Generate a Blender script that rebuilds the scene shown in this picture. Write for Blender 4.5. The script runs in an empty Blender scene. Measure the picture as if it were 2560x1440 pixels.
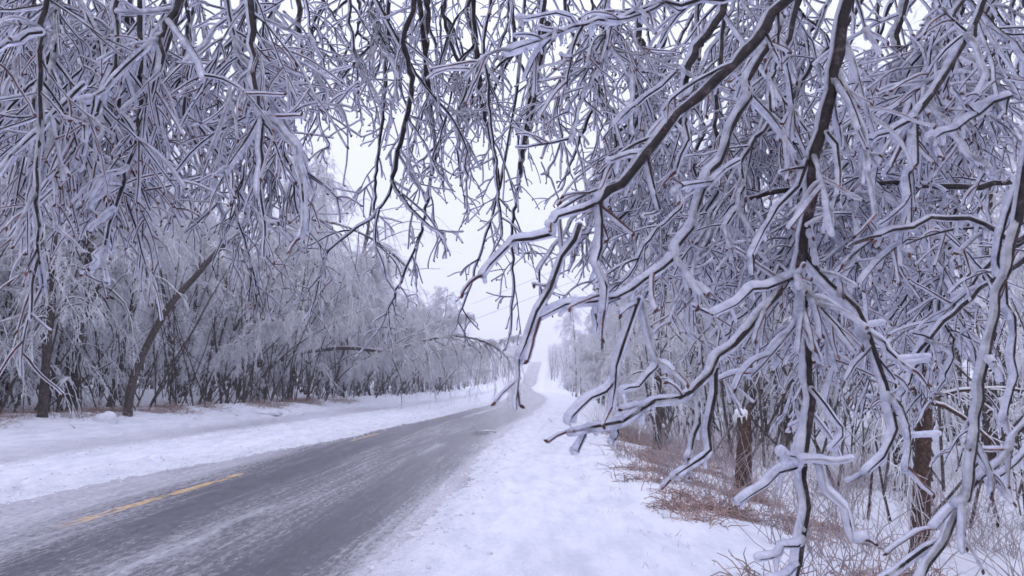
import bpy, math
import numpy as np
from mathutils import Vector, Matrix

# ------------------------------------------------------------------ camera
C = bpy.context.scene
CAM_H = 1.4
F = 1991.0                      # focal length in photo pixels (2560 wide)
PITCH = math.atan(240 / F)
YAW = math.atan(50 / F)
cd = bpy.data.cameras.new('camera')
cam = bpy.data.objects.new('camera', cd)
C.collection.objects.link(cam)
cam.location = (0, 0, CAM_H)
cam.rotation_euler = (math.pi / 2 + PITCH, 0, YAW)
cd.sensor_width = 36
cd.lens = 36 * F / 2560
cd.clip_start = 0.05
cd.clip_end = 3000
cd.dof.use_dof = True
cd.dof.focus_distance = 1.9
cd.dof.aperture_fstop = 13.0
C.camera = cam

# ------------------------------------------------------------------ overcast sky and soft sun
W = bpy.data.worlds.new('World'); C.world = W
W.use_nodes = True
nt = W.node_tree; nt.nodes.clear()
out = nt.nodes.new('ShaderNodeOutputWorld')
bg = nt.nodes.new('ShaderNodeBackground')
sky = nt.nodes.new('ShaderNodeTexSky'); sky.sky_type = 'NISHITA'; sky.sun_disc = False
sky.sun_elevation = math.radians(35); sky.sun_rotation = math.radians(200)
sky.air_density = 2.0; sky.dust_density = 6.0
bg2 = nt.nodes.new('ShaderNodeBackground'); bg2.inputs[1].default_value = 0.012
nt.links.new(sky.outputs[0], bg2.inputs[0])
tc = nt.nodes.new('ShaderNodeTexCoord')
sep = nt.nodes.new('ShaderNodeSeparateXYZ'); nt.links.new(tc.outputs['Generated'], sep.inputs[0])
ramp = nt.nodes.new('ShaderNodeValToRGB')
ramp.color_ramp.elements[0].position = 0.0; ramp.color_ramp.elements[0].color = (0.65, 0.67, 0.92, 1)
ramp.color_ramp.elements[1].position = 0.9; ramp.color_ramp.elements[1].color = (1.00, 1.03, 1.40, 1)
e = ramp.color_ramp.elements.new(0.3); e.color = (0.75, 0.77, 1.0, 1)
nt.links.new(sep.outputs[2], ramp.inputs[0])
cn = nt.nodes.new('ShaderNodeTexNoise'); cn.inputs['Scale'].default_value = 1.6; cn.inputs['Detail'].default_value = 3
mr = nt.nodes.new('ShaderNodeMapRange'); mr.inputs[3].default_value = 0.90; mr.inputs[4].default_value = 1.10
nt.links.new(tc.outputs['Generated'], cn.inputs[0]); nt.links.new(cn.outputs[0], mr.inputs[0])
bg.inputs[1].default_value = 1.0
nt.links.new(ramp.outputs[0], bg.inputs[0])
nt.links.new(mr.outputs[0], bg.inputs[1])
addw = nt.nodes.new('ShaderNodeAddShader')
nt.links.new(bg.outputs[0], addw.inputs[0]); nt.links.new(bg2.outputs[0], addw.inputs[1])
nt.links.new(addw.outputs[0], out.inputs[0])

sd = bpy.data.lights.new('sun', 'SUN'); sd.energy = 0.4; sd.angle = math.radians(25); sd.color = (1, 0.97, 0.97)
sun = bpy.data.objects.new('sun', sd); C.collection.objects.link(sun)
sun.rotation_euler = (math.radians(50), 0, math.radians(-20))

C.view_settings.view_transform = 'Standard'
C.view_settings.look = 'None'
C.view_settings.exposure = 0.28
C.view_settings.gamma = 1.0
C.cycles.use_denoising = True
C.cycles.max_bounces = 14
C.cycles.diffuse_bounces = 3
C.cycles.glossy_bounces = 2
C.cycles.transmission_bounces = 12
C.cycles.transparent_max_bounces = 16
C.cycles.volume_bounces = 1
C.cycles.caustics_refractive = True
C.cycles.caustics_reflective = False
C.cycles.sample_clamp_indirect = 4.0

# ------------------------------------------------------------------ helpers
M3 = cam.rotation_euler.to_matrix()
CM = np.array(M3)
CP = np.array(cam.location)


def P(x, y, d):
    """point seen at photo pixel (x, y), d metres in front of the camera"""
    v = np.array([(x - 1280) / F * d, -(y - 720) / F * d, -d])
    return CM @ v + CP


def vnoise(x, y, seed=0):
    """2D value noise, arrays in, 0..1 out"""
    xi = np.floor(x).astype(np.int64); yi = np.floor(y).astype(np.int64)
    xf = x - xi; yf = y - yi
    xf = xf * xf * (3 - 2 * xf); yf = yf * yf * (3 - 2 * yf)

    def h(a, b):
        n = (a * 374761393 + b * 668265263 + seed * 1442695041) & 0xffffffff
        n = ((n ^ (n >> 13)) * 1274126177) & 0xffffffff
        n = ((n ^ (n >> 16)) * 2246822519) & 0xffffffff
        return ((n ^ (n >> 15)) & 0xffffff) / float(0xffffff)
    return ((h(xi, yi) * (1 - xf) + h(xi + 1, yi) * xf) * (1 - yf)
            + (h(xi, yi + 1) * (1 - xf) + h(xi + 1, yi + 1) * xf) * yf)


def fbm(x, y, oct=4, seed=0):
    s = 0; a = 1; t = 0
    for i in range(oct):
        s = s + a * vnoise(x * 2 ** i, y * 2 ** i, seed + i); t += a; a *= 0.5
    return s / t


def sstep(a, b, x):
    t = np.clip((x - a) / (b - a), 0, 1)
    return t * t * (3 - 2 * t)


class Acc:
    def __init__(s):
        s.v = []; s.q = []; s.n = 0

    def tubes(s, Pt, R, sides=6):
        """Pt (m,n,3) centre lines, R (m,n) radii"""
        m, n, _ = Pt.shape
        if m == 0: return
        T = np.gradient(Pt, axis=1)
        T /= np.linalg.norm(T, axis=2, keepdims=True) + 1e-9
        mt = T.mean(axis=1)
        ref = np.zeros((m, 3)); k = np.argmin(np.abs(mt), axis=1)
        ref[np.arange(m), k] = 1
        A = np.cross(T, ref[:, None, :]); A /= np.linalg.norm(A, axis=2, keepdims=True) + 1e-9
        B = np.cross(T, A)
        th = np.arange(sides) * 2 * math.pi / sides
        V = (Pt[:, :, None, :] + R[:, :, None, None] *
             (A[:, :, None, :] * np.cos(th)[None, None, :, None] + B[:, :, None, :] * np.sin(th)[None, None, :, None]))
        s.v.append(V.reshape(-1, 3))
        idx = np.arange(m * n * sides).reshape(m, n, sides) + s.n
        a = idx[:, :-1, :]; b = np.roll(a, -1, axis=2); d = idx[:, 1:, :]; c = np.roll(d, -1, axis=2)
        s.q.append(np.stack([a, b, c, d], axis=-1).reshape(-1, 4))
        s.n += m * n * sides

    def quads(s, V, Q):
        s.v.append(V); s.q.append(Q + s.n); s.n += len(V)

    def build(s, name, mat, parent=None, smooth=True):
        V = np.concatenate(s.v).astype(np.float32); Q = np.concatenate(s.q).astype(np.int32)
        me = bpy.data.meshes.new(name)
        me.vertices.add(len(V)); me.vertices.foreach_set('co', V.ravel())
        me.loops.add(len(Q) * 4); me.loops.foreach_set('vertex_index', Q.ravel())
        me.polygons.add(len(Q)); me.polygons.foreach_set('loop_start', np.arange(len(Q), dtype=np.int32) * 4)
        me.polygons.foreach_set('loop_total', np.full(len(Q), 4, dtype=np.int32))
        me.update(calc_edges=True)
        if smooth: me.polygons.foreach_set('use_smooth', np.ones(len(Q), dtype=bool))
        me.materials.append(mat)
        o = bpy.data.objects.new(name, me); C.collection.objects.link(o)
        if parent is not None: o.parent = parent
        return o


def empty(name, loc=(0, 0, 0), rz=0.0, label=None, cat=None, group=None):
    o = bpy.data.objects.new(name, None); C.collection.objects.link(o)
    o.location = loc; o.rotation_euler = (0, 0, rz); o.empty_display_size = 0.2
    tag(o, label, cat, group); return o


def tag(o, label=None, cat=None, group=None, kind=None):
    if label: o['label'] = label
    if cat: o['category'] = cat
    if group: o['group'] = group
    if kind: o['kind'] = kind
    return o


def copy_tree(o):
    c = o.copy(); C.collection.objects.link(c)
    for ch in o.children:
        d = ch.copy(); C.collection.objects.link(d); d.parent = c
    return c


def unit(v):
    return v / (np.linalg.norm(v, axis=-1, keepdims=True) + 1e-9)


def grow(rng, S, D, L, n, droop=0.0, jit=0.1, goal=None):
    """grow m paths of n points from starts S with directions D and lengths L"""
    m = len(S); out = np.zeros((m, n, 3)); out[:, 0] = S
    d = unit(D); st = (L / (n - 1))[:, None]
    g = np.array([0, 0, -1.0]) if goal is None else goal
    dr = np.broadcast_to(np.asarray(droop, float).reshape(-1, 1), (m, 1))
    for k in range(1, n):
        d = unit(d + dr * g + jit * rng.normal(size=(m, 3)))
        out[:, k] = out[:, k - 1] + st * d
    return out


def sample(Pt, rng, idx, t):
    """points and tangents on paths Pt[idx] at fractions t"""
    n = Pt.shape[1]; f = t * (n - 1); k = np.minimum(f.astype(int), n - 2); w = (f - k)[:, None]
    a = Pt[idx, k]; b = Pt[idx, k + 1]
    return a + (b - a) * w, unit(b - a)


def resamp(Pt, n2):
    """resample paths by a cubic-ish interpolation to n2 points"""
    m, n, _ = Pt.shape
    t = np.linspace(0, n - 1, n2); k = np.minimum(t.astype(int), n - 2); w = (t - k)[None, :, None]
    k0 = np.maximum(k - 1, 0); k3 = np.minimum(k + 2, n - 1)
    p0, p1, p2, p3 = Pt[:, k0], Pt[:, k], Pt[:, k + 1], Pt[:, k3]
    return 0.5 * (2 * p1 + (p2 - p0) * w + (2 * p0 - 5 * p1 + 4 * p2 - p3) * w ** 2 + (3 * p1 - p0 - 3 * p2 + p3) * w ** 3)


# ------------------------------------------------------------------ materials
def mat(name):
    m = bpy.data.materials.new(name); m.use_nodes = True
    t = m.node_tree; p = t.nodes['Principled BSDF']
    return m, t, p


def noise(t, scale, detail=4, vec=None, rough=0.6):
    n = t.nodes.new('ShaderNodeTexNoise'); n.inputs['Scale'].default_value = scale
    n.inputs['Detail'].default_value = detail; n.inputs['Roughness'].default_value = rough
    if vec is None:
        g = t.nodes.new('ShaderNodeNewGeometry'); vec = g.outputs['Position']
    t.links.new(vec, n.inputs['Vector']); return n.outputs[0]


def cramp(t, fac, stops):
    r = t.nodes.new('ShaderNodeValToRGB'); cr = r.color_ramp
    while len(cr.elements) < len(stops): cr.elements.new(0.5)
    for el, (p, c) in zip(cr.elements, stops):
        el.position = p; el.color = (*c, 1)
    t.links.new(fac, r.inputs[0]); return r.outputs[0]


def bump(t, p, h, strength, dist):
    b = t.nodes.new('ShaderNodeBump'); b.inputs['Strength'].default_value = strength; b.inputs['Distance'].default_value = dist
    t.links.new(h, b.inputs['Height']); t.links.new(b.outputs[0], p.inputs['Normal']); return b.outputs[0]


def math_(t, op, a, b):
    n = t.nodes.new('ShaderNodeMath'); n.operation = op
    for i, v in enumerate((a, b)):
        if isinstance(v, (int, float)): n.inputs[i].default_value = v
        elif v is not None: t.links.new(v, n.inputs[i])
    return n.outputs[0]


def mix_rgb(t, fac, a, b):
    n = t.nodes.new('ShaderNodeMix'); n.data_type = 'RGBA'
    for i, v in ((0, fac), (6, a), (7, b)):
        if isinstance(v, tuple): n.inputs[i].default_value = (*v, 1)
        elif isinstance(v, (int, float)): n.inputs[i].default_value = v
        else: t.links.new(v, n.inputs[i])
    return n.outputs[2]


def ice_material(name, milk=0.44, col=(0.91, 0.915, 0.98), bs=200, ior=1.31):
    """clear glaze with a milky body of trapped air: part refracting, part scattering"""
    m, t, p = mat(name)
    o = t.nodes['Material Output']
    p.inputs['Base Color'].default_value = (*col, 1)
    p.inputs['Roughness'].default_value = 0.10
    p.inputs['IOR'].default_value = 1.31
    p.inputs['Specular IOR Level'].default_value = 0.9
    h = noise(t, bs, 3)
    nb = bump(t, p, h, 0.5, 0.0014)
    tr = t.nodes.new('ShaderNodeBsdfTranslucent'); tr.inputs[0].default_value = (0.90, 0.91, 0.97, 1)
    m1 = t.nodes.new('ShaderNodeMixShader'); m1.inputs[0].default_value = 0.5
    t.links.new(p.outputs[0], m1.inputs[1]); t.links.new(tr.outputs[0], m1.inputs[2])
    gl = t.nodes.new('ShaderNodeBsdfGlass'); gl.inputs['IOR'].default_value = ior; gl.inputs['Roughness'].default_value = 0.02
    gl.inputs[0].default_value = (0.90, 0.91, 0.99, 1)
    t.links.new(nb, gl.inputs['Normal'])
    m2 = t.nodes.new('ShaderNodeMixShader')
    mk = noise(t, 45, 4)
    fac = t.nodes.new('ShaderNodeMapRange'); fac.inputs[1].default_value = 0.35; fac.inputs[2].default_value = 0.65
    fac.inputs[3].default_value = milk - 0.18; fac.inputs[4].default_value = milk + 0.22
    t.links.new(mk, fac.inputs[0]); t.links.new(fac.outputs[0], m2.inputs[0])
    t.links.new(gl.outputs[0], m2.inputs[1]); t.links.new(m1.outputs[0], m2.inputs[2])
    t.links.new(m2.outputs[0], o.inputs[0])
    return m


ICE = ice_material('clear_milky_ice')
ICE_THIN = ice_material('thin_ice_glaze', milk=0.6)


def frost_material(name, col, tr_col, f=0.3, sc=6, lo=.72, hi=1.12):
    m, t, p = mat(name); o = t.nodes['Material Output']
    c = cramp(t, noise(t, sc, 3), [(0.35, tuple(x * lo for x in col)), (0.65, tuple(min(1, x * hi) for x in col))])
    t.links.new(c, p.inputs['Base Color']); p.inputs['Roughness'].default_value = 0.35
    tr = t.nodes.new('ShaderNodeBsdfTranslucent'); tr.inputs[0].default_value = (*tr_col, 1)
    m1 = t.nodes.new('ShaderNodeMixShader'); m1.inputs[0].default_value = f
    t.links.new(p.outputs[0], m1.inputs[1]); t.links.new(tr.outputs[0], m1.inputs[2]); t.links.new(m1.outputs[0], o.inputs[0])
    return m


FROST = frost_material('iced_far_twigs', (0.86, 0.86, 0.91), (0.88, 0.88, 0.94), .3)


def bark_material(name, a, b, rough=0.55, sc=40):
    m, t, p = mat(name)
    c = cramp(t, noise(t, sc, 8, None, 0.75), [(0.3, a), (0.54, b), (0.68, tuple(min(1, x * 3.5 + .02) for x in b))])
    t.links.new(c, p.inputs['Base Color']); p.inputs['Roughness'].default_value = rough
    bump(t, p, noise(t, sc * 3, 4), 0.6, 0.004)
    p.inputs['Specular IOR Level'].default_value = 0.22
    return m


TWIG = bark_material('dark_wet_bark', (0.006, 0.005, 0.006), (0.026, 0.019, 0.020), 0.6, 60)
TIP = bark_material('red_brown_twig', (0.035, 0.014, 0.012), (0.085, 0.035, 0.028), 0.4, 60)
TRUNK = bark_material('grey_brown_bark', (0.014, 0.011, 0.012), (0.06, 0.046, 0.044), 0.8, 14)
TRUNKR = bark_material('red_brown_bark', (0.012, 0.008, 0.007), (0.062, 0.038, 0.030), 0.85, 22)
FERN = frost_material('dead_red_bracken', (0.36, 0.245, 0.215), (0.30, 0.17, 0.14), 0.25, 3.5, .45, 1.7)
STALK = frost_material('iced_dry_stalks', (0.42, 0.36, 0.38), (0.4, 0.33, 0.34), 0.25)


def snow_material():
    m, t, p = mat('snow')
    at = t.nodes.new('ShaderNodeAttribute'); at.attribute_name = 'grime'
    g = t.nodes.new('ShaderNodeNewGeometry')
    mp = t.nodes.new('ShaderNodeMapping'); mp.inputs['Scale'].default_value = (1.0, 0.25, 1.0)
    t.links.new(g.outputs['Position'], mp.inputs[0])
    n1 = noise(t, 5.0, 6, mp.outputs[0])
    c1 = cramp(t, n1, [(0.35, (0.62, 0.64, 0.70)), (0.6, (0.76, 0.77, 0.81))])
    n2 = noise(t, 3.0, 6, mp.outputs[0])
    f = math_(t, 'MULTIPLY', at.outputs['Fac'], math_(t, 'ADD', n2, 0.45))
    cl = math_(t, 'MINIMUM', f, 1.0)
    n3 = cramp(t, noise(t, 26, 6), [(0.36, (0.26, 0.26, 0.29)), (0.62, (0.56, 0.56, 0.60))])
    col = mix_rgb(t, cl, c1, n3)
    t.links.new(col, p.inputs['Base Color'])
    rr = t.nodes.new('ShaderNodeMapRange'); rr.inputs[3].default_value = 0.7; rr.inputs[4].default_value = 0.28
    t.links.new(cl, rr.inputs[0]); t.links.new(rr.outputs[0], p.inputs['Roughness'])
    b1 = math_(t, 'ADD', noise(t, 9, 6), math_(t, 'MULTIPLY', noise(t, 60, 3), 0.35))
    bump(t, p, b1, 0.8, 0.06)
    return m


def road_material():
    m, t, p = mat('wet_slushy_asphalt')
    uv = t.nodes.new('ShaderNodeUVMap'); uv.uv_map = 'road_uv'
    mp = t.nodes.new('ShaderNodeMapping'); mp.inputs['Scale'].default_value = (1.0, 0.035, 1.0)
    t.links.new(uv.outputs[0], mp.inputs[0])
    mp2 = t.nodes.new('ShaderNodeMapping'); mp2.inputs['Scale'].default_value = (1.0, 0.35, 1.0)
    t.links.new(uv.outputs[0], mp2.inputs[0])
    at = t.nodes.new('ShaderNodeAttribute'); at.attribute_name = 'slush'
    streak = noise(t, 9.0, 10, mp.outputs[0], 0.78)
    clump = noise(t, 22.0, 8, mp2.outputs[0], 0.8)
    gran = noise(t, 90.0, 3, uv.outputs[0], 0.7)
    asph = cramp(t, noise(t, 60, 4, uv.outputs[0]), [(0.3, (0.040, 0.037, 0.050)), (0.7, (0.095, 0.086, 0.108))])
    # slush amount = attribute + streaks + clumps
    s = math_(t, 'ADD', at.outputs['Fac'], math_(t, 'MULTIPLY', math_(t, 'SUBTRACT', streak, 0.5), 1.1))
    s = math_(t, 'ADD', s, math_(t, 'MULTIPLY', math_(t, 'SUBTRACT', clump, 0.5), 1.3))
    s = math_(t, 'ADD', s, math_(t, 'MULTIPLY', math_(t, 'SUBTRACT', gran, 0.5), 0.5))
    film = t.nodes.new('ShaderNodeMapRange'); film.inputs[1].default_value = -0.04; film.inputs[2].default_value = 0.80; film.interpolation_type = 'SMOOTHSTEP'
    t.links.new(s, film.inputs[0])
    a2 = t.nodes.new('ShaderNodeAttribute'); a2.attribute_name = 'paint'
    base = mix_rgb(t, math_(t, 'MULTIPLY', a2.outputs['Fac'], 0.95), asph, (0.72, 0.44, 0.13))
    slc = cramp(t, math_(t, 'ADD', math_(t, 'MULTIPLY', gran, .5), math_(t, 'MULTIPLY', clump, .5)), [(0.38, (0.36, 0.35, 0.38)), (0.60, (0.74, 0.74, 0.79))])
    fm = math_(t, 'MULTIPLY', film.outputs[0], 0.82)
    col = mix_rgb(t, fm, base, slc)
    t.links.new(col, p.inputs['Base Color'])
    rr = t.nodes.new('ShaderNodeMapRange'); rr.inputs[3].default_value = 0.17; rr.inputs[4].default_value = 0.55
    t.links.new(film.outputs[0], rr.inputs[0]); t.links.new(rr.outputs[0], p.inputs['Roughness'])
    bump(t, p, math_(t, 'ADD', s, math_(t, 'MULTIPLY', gran, 0.6)), 0.5, 0.012)
    return m


SNOW = snow_material()
ROAD = road_material()

# ------------------------------------------------------------------ road line, terrain
RY = np.array([-60, 0, 8, 13, 20, 24, 30, 50, 77, 110, 170, 230, 280, 340, 400, 470, 520, 700, 1500.])
RX = np.array([-4.9, -4.72, -4.66, -4.58, -4.50, -4.38, -4.05, -2.9, -2.0, -2.2, -3.4, -4.0, -1.4, -1.6, 0.6, 2.0, 3, 8, 10.])
RZ = np.array([0, 0, 0, 0, 0, 0, 0, 0, 0, 0.0, 0.0, 0.5, 1.4, 4.0, 8.4, 15.3, 16.5, 14, 14.])


def smooth_interp(y, X, Y):
    s = 0
    for dlt in (-0.12, -0.06, 0, 0.06, 0.12):
        s = s + np.interp(y + dlt * np.maximum(np.abs(y), 8), X, Y)
    return s / 5


def rx(y): return smooth_interp(np.asarray(y, float), RY, RX)
def rz(y): return smooth_interp(np.asarray(y, float), RY, RZ)


def profile(u, y):
    """ground height relative to road surface at lateral offset u from the centre line"""
    z = np.zeros_like(u)
    # left verge rises a little then rolls to the woods
    z += 0.52 * sstep(-4.4, -8.2, u) + 0.25 * sstep(-9, -14, u) + 0.03 * np.maximum(0, -u - 15)
    # right shoulder falls to a shallow ditch and low woods
    z -= 0.62 * sstep(5.9, 9.2, u) + 0.12 * sstep(9, 13, u)
    z += 0.018 * np.maximum(0, u - 14)
    z -= 0.65 * rz(y) * (1 - np.exp(-(u / 60.0) ** 2))
    w = sstep(4.5, 9, np.abs(u))
    z += w * 0.22 * (fbm(u * 0.35 + 40, y * 0.3, 3, 5) - 0.5)
    return z


def ground_z(x, y):
    x = np.asarray(x, float); y = np.asarray(y, float)
    return profile(x - rx(y), y) + rz(y)


def snow_thick(u, y):
    """snow lying on the road and shoulders: positive covers, negative leaves bare road"""
    n1 = fbm(u * 1.6, y * 0.55, 4, 11) - 0.5
    n2 = fbm(u * 7, y * 4.5, 3, 21) - 0.5
    n3 = fbm(u * 20, y * 14, 2, 31) - 0.5
    # right edge
    er = 3.45 + 0.5 * (fbm(np.full_like(u, 3.0), y * 0.35, 3, 3) - 0.5)
    right = sstep(er - 0.35, er + 0.55, u) * 0.085 - 0.035
    # left lane cover: starts beyond the centre line, nearer to it with distance
    el = np.interp(y, [0, 9, 14, 20, 30, 60, 150, 400], [-1.75, -1.55, -1.15, -0.35, -0.12, -0.05, -1.5, -2.6])
    el = el + 0.28 * (fbm(np.full_like(u, 9.0), y * 0.5, 3, 4) - 0.5)
    left = sstep(el + 0.25, el - 0.55, u) * 0.10 - 0.035
    t = np.maximum(right, left)
    cover = sstep(0.0, 0.05, t)
    t = t + 0.05 * n1 * cover + 0.075 * n2 * (0.35 + cover) * sstep(7.5, 3.0, np.abs(u)) + 0.016 * n3 * sstep(8, 3, np.abs(u))
    # ridges thrown up by ploughs and wheels, and the icy tracks between them
    wob = 0.35 * (fbm(np.full_like(u, 1.0), y * 0.12, 2, 8) - 0.5)
    for (c, w, h) in ((-2.15, 0.22, 0.09), (-3.3, 0.25, 0.035), (-3.95, 0.18, 0.05), (-4.45, 0.2, 0.05), (4.6, 0.3, 0.02)):
        t += h * (0.5 + 1.1 * np.abs(n2 + 0.1)) * np.exp(-((u - c - wob) / w) ** 2)
    for (c, w, h) in ((-2.65, 0.16, 0.055), (-3.62, 0.12, 0.045), (-5.0, 0.6, 0.03)):
        t -= h * np.exp(-((u - c - wob) / w) ** 2)
    return t


def row_values():
    ys = [-60, -30, -15, -8, -4, -1, 1, 2.5, 3.5]
    y = 4.2
    while y < 600:
        ys.append(y); y += max(0.03, 0.0068 * y)
    ys += [640, 700, 800, 950, 1200, 1500]
    return np.array(ys, float)


YS = row_values()


def grid_object(name, U, ys, zfun, m, attrs, uv=False):
    u, y = np.meshgrid(U, ys)
    x = u + rx(y)
    z = zfun(u, y)
    ny, nx = u.shape
    idx = np.arange(nx * ny).reshape(ny, nx)
    Q = np.stack([idx[:-1, :-1], idx[:-1, 1:], idx[1:, 1:], idx[1:, :-1]], -1).reshape(-1, 4)
    a = Acc(); a.quads(np.stack([x, y, z], -1).reshape(-1, 3), Q)
    o = a.build(name, m)
    for k, fn in attrs.items():
        at = o.data.attributes.new(k, 'FLOAT', 'POINT'); at.data.foreach_set('value', fn(u, y).ravel().astype(np.float32))
    if uv:
        l = o.data.uv_layers.new(name='road_uv')
        vi = Q.ravel()
        co = np.stack([u.ravel()[vi], y.ravel()[vi]], -1).astype(np.float32)
        l.data.foreach_set('uv', co.ravel())
    return o


U_dense = np.concatenate([[-420, -300, -200, -140, -100, -75, -60, -48, -38, -31, -26, -22, -19.5, -18], np.arange(-17, -9, 0.16),
                          np.arange(-9, 5.0, 0.045), np.arange(5.0, 11, 0.10), np.arange(11, 18, 0.5),
                          [18.6, 20, 22, 25, 29, 34, 40, 48, 60, 75, 100, 140, 200, 300, 420]])


def zg(u, y):
    return profile(u, y) + rz(y) + np.where(np.abs(u) < 9, snow_thick(u, y), 0.03) + (0.03 * (fbm(u * 1.2, y * 1.2, 3, 77) - 0.5) + 0.035 * (fbm(u * 7, y * 6, 4, 78) - 0.5) * sstep(9, 6, np.abs(u))) * sstep(4, 6, np.abs(u)) - 1.2 * sstep(90, 30, y) * sstep(40, 90, u) * 0


def grime(u, y):
    wob = 0.35 * (fbm(np.full_like(u, 1.0), y * 0.12, 2, 8) - 0.5)
    g = 0.8 * np.exp(-((u + 4.9 - wob) / 0.75) ** 4) * (0.2 + 1.1 * fbm(u * 1.0, y * 0.25, 4, 41))
    for (c, w, h) in ((-2.65, 0.14, 0.8), (-3.62, 0.12, 0.6)):
        g += h * np.exp(-((u - c - wob) / w) ** 2) * sstep(0.35, 0.6, fbm(u * 2, y * 0.4, 3, 43))
    el = np.interp(y, [0, 9, 14, 20, 30, 60, 150, 400], [-1.75, -1.55, -1.15, -0.35, -0.12, -0.05, -1.5, -2.6])
    g += 0.35 * sstep(-1.2, 0.1, u - el) * (u < 2)
    g += 0.6 * sstep(4.3, 3.4, u) * (u > 2) * (0.3 + fbm(u * 5, y * 2, 4, 45))
    g += 0.25 * np.exp(-((u - 4.9) / 0.35) ** 2) * sstep(0.45, 0.7, fbm(u * 1, y * 0.4, 3, 47))
    return np.clip(g, 0, 1)


ground = grid_object('snow_ground', U_dense, YS, zg, SNOW, {'grime': grime})
tag(ground, 'white snow cover over verges and forest floor', 'ground', kind='structure')

DASH = [(-16.5, -13.3), (-4.2, -1.0), (7.6, 12.75), (19.6, 23.2), (31.8, 35.0), (44, 47.2), (56, 59.2)]


def slush(u, y):
    s = 0.15 - 0.16 * np.exp(-((u - .75) / .3) ** 2) - 0.16 * np.exp(-((u - 2.65) / .35) ** 2)
    s += 0.42 * np.exp(-((u + 1.2) / 1.0) ** 2) * sstep(30, 10, y) + 0.25 * np.exp(-((u - 0.2) / 0.9) ** 2) * sstep(11, 7, y)
    s += 0.40 * np.exp(-((u - 3.5) / 0.25) ** 2)
    s += 0.30 * np.exp(-((u - np.interp(y, [6, 9, 14, 25], [1.5, 1.7, 2.2, 2.4])) / 0.16) ** 2) * sstep(26, 16, y) * 1.3 * sstep(.42, .62, fbm(u * 3, y * .5, 4, 57)) * .6 * (0.3 + sstep(0.3, 0.7, fbm(u * 2, y * 0.2, 3, 51)))
    s += 0.45 * np.exp(-((u - 0.9) / 0.20) ** 2) * sstep(22, 40, y) * 1.4 * sstep(.38, .6, fbm(u * 2, y * .15, 4, 58))
    s += 0.0
    s += 0.08 * sstep(60, 160, y)
    s += 0.35 * (fbm(u * 1.5, y * 0.12, 4, 53) - 0.5)
    return np.clip(s, -0.3, 1)


def paint(u, y):
    p = np.zeros_like(u)
    for a, b in DASH:
        fade = 0.85 if a < 15 else 0.62
        p = np.maximum(p, fade * sstep(a, a + (1.2 if a < 15 else 0.2), y) * sstep(b, b - 0.1, y))
    edge = np.abs(u) < (0.075)
    worn = sstep(0.30, 0.62, fbm(u * 14, y * 5, 3, 61) + 0.10)
    return p * edge * worn


RU = np.concatenate([np.arange(-3.7, -0.22, 0.05), np.arange(-0.2, 0.2, 0.0249), np.arange(0.22, 3.95, 0.05)])
RYS = YS


def zr(u, y):
    s = slush(u, y)
    n = fbm(u * 8, y * 4, 3, 71) - 0.5
    return rz(y) + 0.022 * np.maximum(0, s + 1.5 * n - 0.15) * sstep(80, 20, y)


road = grid_object('road', RU, RYS, zr, ROAD, {'slush': slush, 'paint': paint}, uv=True)
tag(road, 'wet grey two-lane road streaked with slush', 'road', kind='structure')

def ground_hit(px, py):
    """depth at which the line of sight through a photo pixel meets the ground"""
    for d in np.arange(5, 160, 0.05):
        p = P(px, py, d)
        if p[2] <= float(profile(np.array(p[0] - rx(p[1])), np.array(p[1]))) + float(rz(p[1])): return float(d)
    return 60.0


# ------------------------------------------------------------------ iced branches close to the camera
WIND = unit(np.array([-0.34, 0.82, 0.30]))      # freezing rain blew from beyond and left: ice sits on that side


ICE_K = 0.70


def ice_tubes(A, rng, Pt, r_in, R, res, sides=7, off=0.35, tipdrop=0.25):
    """coat of ice round centre lines; rings denser than the wood, lumpy, rounded at the ends"""
    m = len(Pt)
    n2 = max(6, res)
    Q = resamp(Pt, n2)
    Rr = np.stack([np.interp(np.linspace(0, 1, n2), np.linspace(0, 1, R.shape[1]), R[i]) for i in range(m)])
    Rr = Rr * ICE_K
    lump = rng.normal(size=(m, n2)) * 0.05
    lump = (lump + np.roll(lump, 1, 1) * 0.8) * 1.0
    lon = rng.normal(size=(m, max(3, n2 // 4)))
    lon = np.stack([np.interp(np.linspace(0, 1, n2), np.linspace(0, 1, lon.shape[1]), lon[i]) for i in range(m)]) * 0.10
    Rr = Rr * np.clip(1 + lump + lon, 0.6, 1.6)
    t = np.linspace(0, 1, n2)[None, :]
    Rr = Rr * (1 + tipdrop * rng.uniform(0, 1, (m, 1)) * np.exp(-((t - 0.93) / 0.06) ** 2))
    # extra rings for round end
    tend = unit(Q[:, -1] - Q[:, -2]); t0 = unit(Q[:, 1] - Q[:, 0])
    Re = Rr[:, -1:]; Rs = Rr[:, :1]
    if r_in is not None:
        ri = np.stack([np.interp(np.linspace(0, 1, n2), np.linspace(0, 1, r_in.shape[1]), r_in[i]) for i in range(m)])
        Rr = np.maximum(Rr, ri * 1.25)
        om = np.maximum(0, Rr - ri * rng.uniform(-0.1, 0.9, (m, 1)))
        Q = Q + om[:, :, None] * unit(WIND + 0.28 * rng.normal(size=(m, 1, 3)))
    ends = [Q[:, -1] + tend * Re * k for k in (0.45, 0.8, 1.0)]
    st = [Q[:, 0] - t0 * Rs * k for k in (0.8, 0.4)]
    Q = np.concatenate([np.stack(st, 1), Q, np.stack(ends, 1)], 1)
    Rr = np.concatenate([Rs * 0.05, Rs * 0.75, Rr, Re * 0.88, Re * 0.58, Re * 0.05], 1)
    A.tubes(Q, Rr, sides)


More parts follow.
